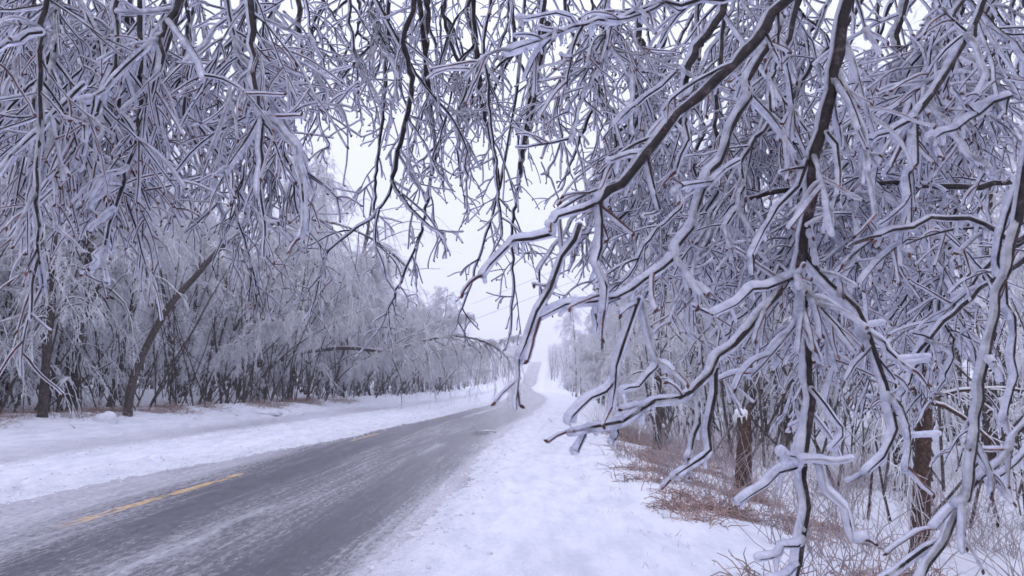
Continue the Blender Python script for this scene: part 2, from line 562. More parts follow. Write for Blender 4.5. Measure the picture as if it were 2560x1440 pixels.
class Bough:
    """a limb with its side twigs; wood, red-brown tips and ice are parts of one thing"""

    def __init__(s, seed):
        s.rng = np.random.default_rng(seed); s.w = Acc(); s.t = Acc(); s.i = Acc(); s.base = None; s.paths = []

    def limb(s, pts, r0, r1, i0, i1, tw=1.0, L=0.11, lv=2, plane=0.55, droop=0.12, gap=0.035, off=0.35, first=0.02, res=1.0):
        rng = s.rng
        pts = np.array(pts)[None]
        if s.base is None:
            # carry the limb on, out of the picture, toward the tree it grows from
            s.base = pts[0, 0].copy()
            keep = s.rng; s.rng = rng = np.random.default_rng(int(abs(s.base[0]) * 1e4) % 99991)
            back = unit(pts[0, 0] - pts[0, 1]) + np.array([0, 0.1, 0.25])
            ext = grow(rng, pts[:, 0], back[None], np.array([2.4]), 9, -.05, .05)
            re = np.linspace(r0 * .85, r0 * 1.9, 9)[None]
            s.w.tubes(ext, re, 7)
            ice_tubes(s.i, rng, ext, re, np.linspace(max(i0, r0) * .95, max(i0, r0 * 2.0) * 1.1, 9)[None], 90, 7, off)
            se, te = sample(ext, rng, np.zeros(5, int), rng.uniform(.25, 1, 5))
            s.twigs(se, -te, rng.uniform(.12, .3, 5), .0085, 1, plane, .2, .5, off)
            s.rng = rng = keep
        ln = np.linalg.norm(np.diff(pts[0], axis=0), axis=1).sum()
        n = max(6, int(ln / 0.022))
        path = resamp(pts, n)
        s.paths.append(path[0])
        path[:, 1:-1] += rng.normal(size=(1, n - 2, 3)) * 0.0022
        wk = 0.70 if r0 < .0046 else 0.78
        R = np.linspace(r0 * wk, r1 * wk, n)[None]
        i0 *= 0.84; i1 *= 0.84
        R = R * (1 + 0.10 * rng.normal(size=R.shape)); R[0, -1] *= 0.4
        s.w.tubes(path, R, 7)
        ice = np.linspace(i0, i1, n)[None]
        ice_tubes(s.i, rng, path, R, np.maximum(ice, R * 1.15), int(max(8, ln / 0.0085 * res)), 8, off)
        # frozen drips along the underside
        k = int(ln / 0.028)
        if k:
            sp, _ = sample(path, rng, np.zeros(k, int), rng.uniform(.03, 1, k))
            sp = sp + WIND * min(i0, i1) * .7 - np.array([0, 0, .6]) * min(i0, i1)
            dp = grow(rng, sp, np.array([[0, 0, -1.0]]) + .25 * rng.normal(size=(k, 3)), rng.uniform(.005, .016, k), 4, 0, .05)
            ice_tubes(s.i, rng, dp, None, np.linspace(.0042, .0026, 4)[None] * rng.uniform(.7, 1.2, (k, 1)), 6, 6, 0)
        # side twigs
        m = int(ln / gap * tw * (2.1 if tw < .5 else 1.1))
        if m <= 0: return
        t = np.sort(rng.uniform(first, 1.0, m)); t[-1] = 0.99
        S, T = sample(path, rng, np.zeros(m, int), t)
        s.twigs(S, T, L * rng.uniform(0.45, 1.5, m) * (1.15 - 0.45 * t), min(i1, i0) * 0.92, lv, plane, droop, res, off)

    def twigs(s, S, T, L, ice, lv, plane, droop, res, off, r=0.0014):
        rng = s.rng; m = len(S)
        side = rng.normal(size=(m, 3)); side = side * np.array([1, plane, 1])
        side = unit(side - (side * T).sum(1, keepdims=True) * T)
        ang = rng.uniform(0.45, 1.15, m)[:, None]
        D = T * np.cos(ang) + side * np.sin(ang)
        n = 7
        Pt = grow(rng, S, D, L, n, droop * rng.uniform(-0.3, 1.8, m), 0.085)
        R = (r * np.linspace(1.05, 0.55, n)[None] * rng.uniform(0.8, 1.35, (m, 1)))
        (s.w if lv > 1 else s.t).tubes(Pt, R, 5)
        I = ice * rng.uniform(0.52, 0.92, (m, 1)) * np.linspace(0.95, 0.85, n)[None]
        ice_tubes(s.i, rng, Pt, R, I, int(16 * res), 7, off)
        if lv > 1:
            k = 3
            idx = np.repeat(np.arange(m), k)
            keep = rng.uniform(size=len(idx)) < np.clip(L[idx] / 0.10, 0.3, 1)
            idx = idx[keep]; mm = len(idx)
            if mm:
                t = rng.uniform(0.25, 0.95, mm)
                S2, T2 = sample(Pt, rng, idx, t)
                s.twigs(S2, T2, L[idx] * rng.uniform(0.25, 0.7, mm), ice * 0.82, lv - 1, plane, droop, res * 0.6, off, r * 0.72)
        else:
            # small buds at tips
            B = grow(rng, Pt[:, -1], T + 0.6 * rng.normal(size=(m, 3)), np.full(m, 0.006), 3, 0, 0.1)
            s.t.tubes(B, np.broadcast_to(np.array([[0.0013, 0.0019, 0.0006]]), (m, 3)), 4)

    def fingers(s, pts, L=0.030, R=0.0052, d=(1, 0, 0.05)):
        """ice-covered stub twigs standing straight off the limb"""
        nodes = np.concatenate(s.paths)
        pts = np.array([nodes[np.argmin(np.linalg.norm(np.cross(nodes - CP, unit(np.array(p) - CP)), axis=1))] for p in pts])
        pts = pts + np.array([0, .006, .002]); m = len(pts); rng = s.rng
        D = np.array(d)[None] + 0.06 * rng.normal(size=(m, 3))
        Pt = grow(rng, pts, D, L * rng.uniform(0.7, 1.3, m), 5, 0, 0.03)
        ice_tubes(s.i, rng, Pt, None, np.full((m, 5), R) * rng.uniform(0.8, 1.15, (m, 1)), 14, 8, 0.0)

    def finish(s, label, group=None, icem=None, cat='branch'):
        o = empty('ice_coated_branch', tuple(s.base), 0, label, cat, group)
        nw = sum(len(q) for q in s.w.q)
        if s.t.n:
            off = s.w.n
            s.w.v += s.t.v; s.w.q += [q + off for q in s.t.q]; s.w.n += s.t.n
        nt_ = sum(len(q) for q in s.w.q)
        s.w.v = [v - s.base for v in s.w.v]; s.i.v = [v - s.base for v in s.i.v]
        w = s.w.build('wood', TWIG, o)
        w.data.materials.append(TIP)
        mi = np.zeros(nt_, np.int32); mi[nw:] = 1
        w.data.polygons.foreach_set('material_index', mi)
        s.i.build('ice_coating', icem or ICE, o)
        return o


def tr(px, d0, d1=None):
    """traced photo points -> world points, depth running d0..d1"""
    d1 = d0 if d1 is None else d1
    n = len(px)
    return [P(x, y, d0 + (d1 - d0) * i / (n - 1)) for i, (x, y) in enumerate(px)]


# --- big hanging limb on the right
b = Bough(1)
b.limb(tr([(2135, -60), (2108, 80), (2085, 190), (2060, 330), (2022, 470), (2008, 600), (1996, 690)], .98, .95), .0092, .0080, .011, .0135, tw=.35, L=.10, off=.55)
b.limb(tr([(1996, 690), (2010, 760), (2025, 900), (2028, 1020), (2015, 1150), (2010, 1300), (1985, 1470)], .95, .90), .0062, .0040, .0125, .0110, tw=.35, L=.07, off=.35)
b.limb(tr([(1996, 690), (1940, 735), (1865, 825), (1800, 885), (1738, 975), (1640, 1010), (1560, 1045), (1430, 1080)], .94, .86), .0052, .0022, .0125, .0100, tw=.25, L=.05, off=.30, lv=1)
b.limb(tr([(1738, 975), (1746, 1040), (1736, 1100), (1722, 1145)], .90, .88), .0030, .0018, .0085, .0075, tw=.3, L=.03, lv=1)
b.limb(tr([(1790, 920), (1783, 1000), (1772, 1110), (1768, 1140), (1690, 1187)], .91, .87), .0035, .0018, .0095, .0085, tw=.2, L=.03, lv=1)
b.limb(tr([(1560, 1045), (1540, 1090), (1532, 1108)], .88), .0018, .0012, .0075, .006, tw=0)
b.limb(tr([(1480, 1068), (1462, 1100), (1445, 1130)], .87), .0018, .0012, .0075, .0085, tw=0)
b.limb(tr([(2008, 625), (2060, 690), (2150, 790), (2172, 830)], .95, .92), .0045, .0036, .0115, .0115, tw=.4, L=.06)
b.limb(tr([(2172, 830), (2195, 900), (2222, 980), (2236, 1040), (2244, 1090), (2220, 1135), (2170, 1180)], .92, .88), .0040, .0018, .0110, .0090, tw=.45, L=.05)
b.limb(tr([(2172, 830), (2210, 870), (2250, 905), (2280, 925)], .92, .90), .0026, .0015, .0095, .008, tw=.4, L=.04, lv=1)
b.limb(tr([(2225, 985), (2262, 1050), (2280, 1100), (2270, 1170)], .90, .88), .0022, .0013, .0085, .0078, tw=.5, L=.04, lv=1)
b.limb(tr([(2030, 970), (2065, 1020), (2100, 1060), (2104, 1085), (2080, 1120)], .92, .90), .0022, .0013, .0080, .0078, tw=.2, L=.03, lv=1)
b.limb(tr([(2015, 1160), (1960, 1180), (1910, 1220), (1850, 1258)], .90, .85), .0022, .0014, .0105, .0095, tw=.15, L=.03, lv=1)
b.limb(tr([(2014, 1150), (2050, 1165), (2075, 1215), (2110, 1280), (2138, 1348), (2165, 1350)], .90, .86), .0022, .0014, .0095, .0085, tw=.2, L=.03, lv=1)
b.limb(tr([(2008, 1350), (1960, 1375), (1900, 1400)], .90, .87), .0018, .0012, .0105, .0095, tw=.2, L=.03, lv=1)
b.limb(tr([(2005, 1415), (1970, 1430), (1930, 1450)], .90, .87), .0018, .0012, .0090, .0085, tw=.2, L=.03, lv=1)
b.limb(tr([(2000, 1160), (1985, 1140), (1960, 1130)], .89, .84), .0014, .001, .0085, .0110, tw=0)
b.limb(tr([(2010, 1150), (2070, 1148), (2135, 1146)], .88, .86), .0014, .001, .0105, .0070, tw=0)
b.limb(tr([(2095, 180), (2110, 230), (2150, 300), (2160, 380), (2168, 430)], .97, .93), .0036, .0016, .0080, .0075, tw=.6, L=.06)
b.limb(tr([(2068, 330), (2095, 380), (2100, 440), (2098, 500)], .96, .93), .0028, .0014, .0080, .0078, tw=.4, L=.05)
b.limb(tr([(2020, 400), (1980, 480), (1930, 540), (1920, 560), (1880, 640)], .96, .92), .0030, .0014, .0090, .0080, tw=.5, L=.07)
b.limb(tr([(1996, 690), (1960, 700), (1900, 720), (1850, 745), (1780, 790)], .94, .90), .0028, .0014, .0105, .0095, tw=.4, L=.05)
b.fingers(tr([(2180, 790), (2262, 890), (2275, 912), (2270, 1100)], .90), .030)
#b.fingers(tr([(2105, 1250), (2150, 1338), (1780, 1110)], .87), .026, .005)
b.finish('longest bare limb hanging before the right woods, thick ice on its left side')

# --- diagonal limb
b = Bough(2)
b.limb(tr([(2010, -50), (1940, 40), (1885, 110), (1820, 175), (1720, 270), (1620, 380), (1560, 450), (1500, 505)], .90, .84), .0078, .0050, .0080, .0115, tw=.3, L=.09, off=.5)
b.limb(tr([(1500, 505), (1440, 530), (1400, 545), (1378, 560)], .84, .82), .0030, .0014, .0100, .0085, tw=.6, L=.035, lv=1)
b.limb(tr([(1500, 505), (1503, 570), (1500, 640), (1515, 700), (1512, 780)], .84, .82), .0028, .0014, .0085, .0075, tw=.4, L=.04, lv=1)
b.limb(tr([(1450, 560), (1430, 600), (1400, 650), (1370, 720), (1335, 785), (1305, 850), (1296, 900)], .83, .80), .0036, .0012, .0085, .0080, tw=.55, L=.05)
b.limb(tr([(1618, 385), (1628, 440), (1645, 500), (1650, 525)], .86), .0026, .0014, .0070, .0065, tw=.3, L=.04, lv=1)
b.limb(tr([(1620, 380), (1560, 390), (1525, 400)], .86), .0014, .001, .0085, .0075, tw=.3, L=.03, lv=1)
b.limb(tr([(1380, 585), (1320, 600), (1275, 605), (1230, 650), (1205, 690)], .82, .80), .0026, .0012, .0085, .0075, tw=.3, L=.03, lv=1)
b.limb(tr([(1720, 275), (1722, 330), (1700, 400), (1690, 430)], .87), .0024, .0014, .0070, .0065, tw=.3, L=.04, lv=1)
b.finish('straight diagonal limb sloping down to the left across the woods to the road end')

b = Bough(3)
b.limb(tr([(1955, 40), (1890, 170), (1850, 270), (1810, 370), (1770, 450), (1735, 560), (1690, 640)], .98, .88), .0050, .0028, .0105, .0105, tw=.5, L=.09, off=.4)
b.limb(tr([(1690, 640), (1640, 680), (1590, 715), (1530, 745), (1440, 752), (1345, 797)], .88, .82), .0030, .0014, .0110, .0095, tw=.3, L=.05, lv=1)
b.limb(tr([(1598, 745), (1575, 820), (1555, 900), (1540, 950), (1530, 1020)], .86, .84), .0026, .0014, .0085, .0078, tw=.3, L=.04, lv=1)
b.limb(tr([(1540, 950), (1490, 985), (1440, 1035), (1425, 1055)], .85, .83), .0022, .0013, .0085, .0080, tw=.2, L=.03, lv=1)
b.limb(tr([(1604, 750), (1620, 800), (1640, 880), (1655, 910), (1685, 930)], .87, .85), .0026, .0014, .0085, .0085, tw=.3, L=.03, lv=1)
b.limb(tr([(1650, 905), (1610, 950), (1560, 975)], .86, .84), .0020, .0013, .0085, .0080, tw=.2, L=.03, lv=1)
b.limb(tr([(1550, 745), (1500, 780), (1490, 830)], .85), .0018, .001, .0078, .007, tw=.3, L=.03, lv=1)
b.limb(tr([(1850, 400), (1790, 440), (1700, 470), (1690, 480)], .93, .86), .0016, .001, .0090, .0080, tw=.4, L=.04, lv=1)
#b.limb(tr([(1800, 330), (1820, 360), (1760, 400)], .82, .78), .0012, .001, .0095, .0080, tw=.3, L=.04, lv=1)
b.finish('iced limb reaching down to the left to a twig fork above the snowy shoulder')

b = Bough(4)
b.limb(tr([(1960, -40), (1800, -5), (1640, 15), (1570, 35), (1470, 58), (1385, 85), (1270, 128)], 1.15, 1.0), .0040, .0014, .0095, .0100, tw=.45, L=.09, plane=.4)
b.limb(tr([(1440, 65), (1400, 40), (1330, 40), (1300, 45)], 1.05, 1.0), .0016, .001, .0085, .0075, tw=.3, L=.04, lv=1)
b.finish('nearly level iced branch pointing left from the top edge into the white sky')

b = Bough(5)
b.limb(tr([(2475, -40), (2440, 60), (2415, 110), (2350, 200), (2292, 290)], 1.1, 1.0), .0050, .0040, .0090, .0110, tw=.4, L=.10)
b.limb(tr([(2292, 290), (2286, 380), (2280, 440), (2275, 520), (2268, 600)], 1.0, .95), .0026, .0014, .0120, .0100, tw=.4, L=.08)
b.limb(tr([(2292, 290), (2230, 325), (2180, 350)], 1.0, .97), .0030, .0016, .0100, .0085, tw=.5, L=.07)
b.limb(tr([(2420, 85), (2455, 140), (2470, 185), (2445, 240)], 1.05, 1.0), .0026, .0014, .0090, .0080, tw=.5, L=.07)
b.limb(tr([(2530, 240), (2450, 280), (2390, 320), (2330, 350)], 1.05, .98), .0026, .0014, .0110, .0090, tw=.4, L=.06)
b.finish('forked iced limb in the upper right corner with a thick pale vertical twig')

b = Bough(6)
b.limb(tr([(2600, 430), (2540, 450), (2430, 468), (2300, 465), (2190, 460), (2080, 470), (1940, 480), (1855, 500), (1820, 488)], 1.7, 1.6), .0090, .0045, .0095, .0085, tw=.5, L=.14, off=.2)
b.finish('thick dark branch running level behind the hanging limbs of the right side')

b = Bough(7)
b.limb(tr([(2610, 560), (2540, 600), (2480, 570), (2390, 540), (2290, 555), (2200, 590)], 1.0, .92), .0048, .0020, .0070, .0078, tw=.5, L=.10, droop=.2)
b.finish('crooked thin-iced branch entering from the right edge and bowing left')

b = Bough(8)
b.limb(tr([(2545, 560), (2510, 700), (2480, 820), (2455, 960), (2440, 1060), (2425, 1190), (2400, 1260)], .92, .86), .0058, .0036, .0105, .0105, tw=.2, L=.08, off=.45)
b.limb(tr([(2480, 905), (2500, 920), (2510, 950)], .88), .0022, .0014, .0078, .0085, tw=0)
b.limb(tr([(2600, 1030), (2540, 1090), (2490, 1165), (2420, 1240), (2340, 1325)], .92, .86), .0036, .0020, .0085, .0085, tw=.3, L=.06, lv=1)
b.limb(tr([(2440, 1200), (2390, 1290), (2340, 1370), (2300, 1460)], .88, .84), .0048, .0040, .0085, .0090, tw=.2, L=.06, lv=1)
b.limb(tr([(2345, 1355), (2280, 1400), (2220, 1440), (2180, 1470)], .86, .82), .0030, .0020, .0085, .0080, tw=.2, L=.04, lv=1)
b.limb(tr([(2600, 1090), (2550, 1140), (2500, 1190), (2480, 1215)], .92, .9), .0022, .0014, .0070, .0065, tw=.2, L=.04, lv=1)
b.finish('heavy iced limb bending down the right edge to the lower right corner')

b = Bough(9)
b.limb(tr([(2610, 380), (2530, 500), (2500, 640), (2525, 760), (2540, 860), (2535, 960), (2515, 1050)], .95, .93), .0030, .0016, .0085, .0080, tw=.15, L=.04, lv=1)
b.finish('single vertical ice-sheathed twig hanging close to the right edge')

b = Bough(10)
b.limb(tr([(2620, 600), (2560, 650), (2480, 700), (2400, 770), (2330, 840), (2270, 900)], 1.4, 1.25), .0060, .0030, .0105, .0095, tw=.6, L=.12)
b.limb(tr([(2620, 560), (2500, 640), (2400, 740), (2330, 850), (2270, 960), (2240, 1000)], 1.5, 1.3), .0050, .0025, .0095, .0085, tw=.5, L=.11)
b.finish('pair of close dark-cored limbs slanting down left from the right edge')

b = Bough(11)
b.limb(tr([(2280, -40), (2250, 60), (2245, 180), (2262, 260), (2275, 330)], 1.5, 1.4), .0085, .0050, .0110, .0100, tw=.6, L=.13)
b.limb(tr([(2245, 175), (2262, 205), (2300, 240), (2370, 300), (2430, 380), (2490, 440)], 1.45, 1.1), .0040, .0030, .0100, .0085, tw=.5, L=.09)
b.finish('dark limb dropping straight from the top edge between the two right hand forks')

b = Bough(12)
b.limb(tr([(1820, -40), (1800, 40), (1750, 110), (1720, 170), (1712, 260), (1690, 320)], 1.3, 1.2), .0085, .0050, .0110, .0100, tw=.6, L=.12)
b.limb(tr([(1712, 165), (1740, 200), (1720, 240)], 1.22, 1.2), .0028, .0016, .0078, .007, tw=.4, L=.05, lv=1)
b.limb(tr([(1690, 180), (1620, 240), (1580, 270), (1540, 310)], 1.2, 1.12), .0024, .0012, .0085, .0085, tw=.4, L=.07)
b.finish('stout limb coming down at the top just left of the diagonal limb')

# --- left side
b = Bough(20)
b.limb(tr([(125, -40), (108, 40), (105, 120), (102, 250), (95, 400), (97, 520), (104, 640), (108, 720)], 1.05, .95), .0050, .0014, .0085, .0065, tw=.9, L=.13, off=.5, droop=.12)
b.limb(tr([(105, 80), (60, 90), (20, 110), (-40, 140)], 1.0, .95), .0026, .0016, .0105, .0095, tw=.4, L=.08)
b.limb(tr([(210, 210), (150, 270), (90, 330), (40, 380), (-40, 480)], 1.1, .95), .0028, .0016, .0090, .0075, tw=.6, L=.10)
b.finish('thin black-cored limb hanging straight down near the left edge')

b = Bough(21)
b.limb(tr([(450, -40), (435, 20), (410, 75), (402, 110), (400, 180)], 1.25, 1.15), .0075, .0040, .0095, .0095, tw=.8, L=.13, droop=.2)
b.limb(tr([(425, 50), (460, 90), (500, 150), (512, 190)], 1.2, 1.12), .0030, .0015, .0095, .0085, tw=.5, L=.09)
b.limb(tr([(400, 100), (360, 120), (300, 190), (250, 230), (200, 250)], 1.18, 1.05), .0030, .0015, .0105, .0090, tw=.6, L=.11, droop=.2)
b.finish('dark knotted fork at the top above the left woods')

b = Bough(22)
b.limb(tr([(632, -50), (630, 60), (632, 160), (645, 230), (650, 290), (655, 380), (650, 480)], 1.25, 1.1), .0060, .0020, .0085, .0100, tw=.8, L=.13, droop=.12)
b.limb(tr([(650, 290), (690, 310), (735, 360), (755, 430), (762, 520), (748, 600)], 1.15, 1.05), .0034, .0014, .0120, .0100, tw=.15, L=.06, lv=1)
b.limb(tr([(648, 292), (610, 340), (580, 400), (560, 430)], 1.15, 1.05), .0026, .0014, .0095, .0085, tw=.4, L=.07)
b.finish('long limb over the leaning tree, ending in one thick curved ice finger')

b = Bough(23)
b.limb(tr([(345, 330), (320, 420), (300, 470), (280, 540), (265, 610), (262, 660), (270, 712)], 1.2, 1.05), .0040, .0014, .0075, .0060, tw=.5, L=.08, droop=.15)
b.limb(tr([(318, 415), (260, 440), (222, 490)], 1.15, 1.08), .0018, .0012, .0085, .0080, tw=.2, L=.03, lv=1)
b.limb(tr([(300, 465), (250, 480), (220, 525)], 1.15, 1.08), .0018, .0012, .0085, .0080, tw=.2, L=.03, lv=1)
b.limb(tr([(280, 525), (250, 545), (222, 575)], 1.12, 1.08), .0016, .0012, .0078, .0075, tw=.2, L=.03, lv=1)
b.limb(tr([(265, 600), (245, 630), (228, 665)], 1.1, 1.06), .0014, .001, .0070, .0085, tw=0)
b.limb(tr([(340, -50), (350, 80), (355, 200), (345, 330)], 1.3, 1.2), .0050, .0040, .0095, .0090, tw=.9, L=.13, droop=.2)
b.finish('iced twig with short left-hand ice fingers hanging before the left trunks')

b = Bough(24)
b.limb(tr([(668, -60), (655, 110), (640, 280), (625, 370), (602, 460), (595, 510), (600, 560), (618, 620), (635, 680), (637, 735)], 1.75, 1.7), .0035, .0016, .0062, .0075, tw=.3, L=.10, droop=.3)
b.limb(tr([(596, 510), (570, 560), (545, 620), (530, 665)], 1.72, 1.68), .0020, .0012, .0050, .0050, tw=.3, L=.06)
b.finish('slim twig ending in two drip-tipped prongs in front of the leaning tree')

b = Bough(25)
b.limb(tr([(300, -50), (290, 60), (285, 150), (250, 260), (215, 330), (200, 420)], 1.2, 1.05), .0050, .0020, .0100, .0090, tw=.9, L=.13, droop=.12)
b.finish('ragged iced limb falling left of the knotted fork')

b = Bough(26)
b.limb(tr([(748, -50), (745, 60), (748, 140), (735, 210), (722, 260)], 1.6, 1.5), .0065, .0040, .0090, .0090, tw=.8, L=.14, droop=.12)
b.limb(tr([(560, -50), (580, 60), (590, 120), (640, 180), (690, 240), (740, 280)], 1.4, 1.3), .0040, .0020, .0100, .0090, tw=.7, L=.12)
b.finish('iced limb crossing to the right beneath the top edge left of the sky gap')

# --- centre
b = Bough(30)
b.limb(tr([(1040, -50), (1034, 20), (1010, 90), (1022, 160), (1030, 220), (1015, 300), (995, 390), (982, 455)], 2.2, 2.1), .0095, .0065, .0110, .0100, tw=.55, L=.16)
b.limb(tr([(982, 455), (950, 525), (915, 555), (850, 600), (815, 640), (800, 692)], 2.1, 2.0), .0050, .0018, .0090, .0075, tw=.8, L=.12)
b.limb(tr([(982, 455), (1010, 500), (1040, 535), (1080, 565), (1115, 597)], 2.1, 2.05), .0050, .0024, .0095, .0080, tw=.6, L=.12)
b.limb(tr([(948, 525), (935, 600), (955, 650), (965, 700)], 2.05, 2.0), .0030, .0016, .0075, .0070, tw=.7, L=.09)
b.finish('bare dark branch hanging in the sky gap, splitting into two sprays over the road')

b = Bough(31)
b.limb(tr([(1075, 250), (1082, 310), (1090, 372), (1078, 440), (1070, 500), (1058, 560), (1043, 610), (1010, 680), (985, 740), (965, 792)], 2.4, 2.3), .0075, .0022, .0100, .0075, tw=.6, L=.13)
b.limb(tr([(1085, 370), (1055, 400), (1020, 425)], 2.4, 2.35), .0030, .0016, .0085, .0075, tw=.3, L=.06)
b.limb(tr([(1065, -50), (1070, 60), (1062, 150), (1075, 250)], 2.45, 2.4), .0095, .0075, .0120, .0110, tw=.4, L=.13)
b.finish('iced branch ending lowest over the centre of the road, twigs hung with drops')

b = Bough(32)
b.limb(tr([(1040, 185), (1080, 235), (1125, 290), (1155, 340), (1165, 400), (1165, 450)], 2.2, 2.1), .0045, .0024, .0085, .0080, tw=.6, L=.12)
b.finish('side branch curving right and down across the middle of the sky gap')

b = Bough(33)
b.limb(tr([(1235, -50), (1225, 20), (1208, 110), (1218, 200), (1228, 300), (1242, 425), (1250, 520), (1256, 590)], 2.0, 1.9), .0050, .0022, .0080, .0070, tw=.6, L=.13)
b.finish('long straight slender branch hanging down the white sky')

b = Bough(34)
b.limb(tr([(975, -50), (970, 60), (970, 125), (962, 240), (950, 350), (940, 450), (935, 530)], 2.6, 2.5), .0085, .0040, .0110, .0095, tw=.6, L=.15)
b.finish('dark upright branch left of the forked spray, half hidden by it')

b = Bough(35)
b.limb(tr([(1300, 440), (1290, 500), (1282, 560), (1282, 650), (1284, 740), (1276, 835)], 2.3, 2.2), .0060, .0018, .0085, .0070, tw=.55, L=.12, droop=.3)
b.limb(tr([(1370, 60), (1340, 180), (1330, 280), (1310, 360), (1300, 440)], 2.4, 2.3), .0140, .0070, .0150, .0100, tw=.5, L=.14)
b.finish('branch hanging beside the power cables, its tip just left of the far road')

b = Bough(36)
b.limb(tr([(1250, 470), (1225, 560), (1200, 640), (1180, 700), (1150, 790), (1140, 822)], 2.4, 2.35), .0040, .0016, .0075, .0065, tw=.7, L=.10)
b.limb(tr([(1180, -50), (1190, 100), (1205, 250), (1235, 380), (1250, 470)], 2.5, 2.4), .0110, .0050, .0120, .0090, tw=.5, L=.13)
b.finish('slanting drop-hung branch tip over the far end of the road')

b = Bough(37)
b.limb(tr([(870, -50), (878, 60), (885, 130), (905, 180), (945, 240), (950, 260)], 2.0, 1.9), .0045, .0020, .0085, .0080, tw=.8, L=.13)
b.limb(tr([(762, -60), (775, 60), (800, 130), (815, 200), (800, 300), (820, 370)], 2.0, 1.9), .0030, .0016, .0075, .0070, tw=.8, L=.11)
b.limb(tr([(900, 215), (840, 228), (780, 235), (750, 245)], 1.9, 1.8), .0024, .0014, .0080, .0075, tw=.4, L=.06)
b.finish('lacy iced branch in the sky gap above the curved ice finger')

b = Bough(38)
b.limb(tr([(1400, -50), (1420, 40), (1440, 100), (1478, 170), (1500, 240), (1520, 300)], 2.1, 2.0), .0055, .0028, .0085, .0080, tw=.7, L=.14)
b.limb(tr([(1395, 290), (1405, 340), (1385, 400), (1370, 440)], 2.0, 1.95), .0026, .0014, .0070, .0065, tw=.7, L=.08)
b.limb(tr([(1405, 340), (1420, 400), (1425, 430)], 2.0, 1.95), .0024, .0014, .0070, .0065, tw=.5, L=.07)
b.limb(tr([(1430, 110), (1430, 180), (1400, 250), (1395, 290)], 2.05, 2.0), .0034, .0026, .0075, .0070, tw=.7, L=.10)
b.finish('iced branch with a small inverted fork left of the diagonal limb')


# --- filler boughs: same kind of branch, farther back
def random_bough(seed, x, y0, y1, d, slant, group, label, thick=1.0, tw=0.8, curve=0.0, L=.15, res=.8, ic=1.0, dr=.12):
    b = Bough(seed); rng = b.rng
    n = 6; ys = np.linspace(y0, y1, n)
    xs = x + slant * (ys - y0) + curve * np.sin(np.linspace(0, math.pi, n)) + rng.normal(size=n) * 14
    pts = [P(xs[i], ys[i], d - 0.05 * i) for i in range(n)]
    r0 = .0065 * thick * rng.uniform(.7, 1.3)
    if y0 > 0:
        xt = x - slant * (y0 + 120) * .8
        up = [P(xt, -120, d + .15), P(xt * .6 + x * .4, y0 * .35 - 60, d + .08), P(xt * .2 + x * .8, y0 * .75, d + .02), pts[0]]
        b.limb(up, r0 * 1.3, r0, .0085, .0095, tw=.14, L=L, droop=dr, res=res)
    b.limb(pts, r0, .0022, .0100 * thick ** .3 * ic, .0085 * ic, tw=tw, L=L, droop=dr, res=res)
    for k in range(3):
        t = rng.uniform(0.15, 0.75)
        i = int(t * (n - 1)); p0 = np.array(pts[i])
        sd_ = rng.choice([-1, 1]); ln = rng.uniform(.18, .42) * (1 if d > 1.6 else .7)
        Pt = grow(rng, p0[None], np.array([[sd_ * rng.uniform(.5, 1.1), rng.uniform(-.3, .3), -1.0]]), np.array([ln]), 6, .15, .12)[0]
        b.limb(Pt, r0 * .6, .0018, .0092 * ic, .0080 * ic, tw=tw, L=L * .8, droop=dr, res=res)
    return b.finish(label, group)


rr = np.random.default_rng(77)
G1 = ('iced twigs tangled above the left woods', 'pale ice-coated twig spray in the tangle above the left woods')
G2 = ('iced twigs against the white sky', 'thin iced twig spray hanging against the white sky over the road')
G3 = ('iced twigs crowding the right side', 'pale iced twig spray crowded behind the long right limbs')
sd0 = 100
for k in range(20):
    x = -60 + 38 * k + rr.uniform(-25, 25)
    d = rr.uniform(1.5, 2.6)
    y1 = rr.uniform(280, 560) if x < 620 else rr.uniform(240, 440)
    random_bough(sd0 + k, x, -90, y1, d, rr.uniform(-.15, .15), *G1, thick=rr.uniform(.5, 1.1), tw=.75, L=.17, ic=1.05, dr=.20)
sd0 = 1400
for k in range(15):
    x = 780 + 52 * k + rr.uniform(-25, 25)
    random_bough(sd0 + k, x, -70, rr.uniform(150, 470), rr.uniform(2.4, 3.6), rr.uniform(-.12, .12), *G2, thick=rr.uniform(.8, 1.6), tw=.55, L=.14, res=.6, ic=.85, dr=.18)
sd0 = 1800
for k in range(38):
    x = 1560 + 1020 * ((k * 0.618034) % 1.0)
    y0 = [-90, 120, 330, 520][k % 4] if k % 4 else -90
    ln = rr.uniform(330, 560)
    y1 = min(y0 + ln, 560 + (x - 1500) * 0.45)
    if y1 - y0 < 200: y0 = y1 - 260
    random_bough(sd0 + k, x, y0, y1, rr.uniform(1.5, 2.9), rr.uniform(-.75, .05), *G3, thick=rr.uniform(.5, 1.3), tw=.85, L=.14, res=.65, ic=1.12)

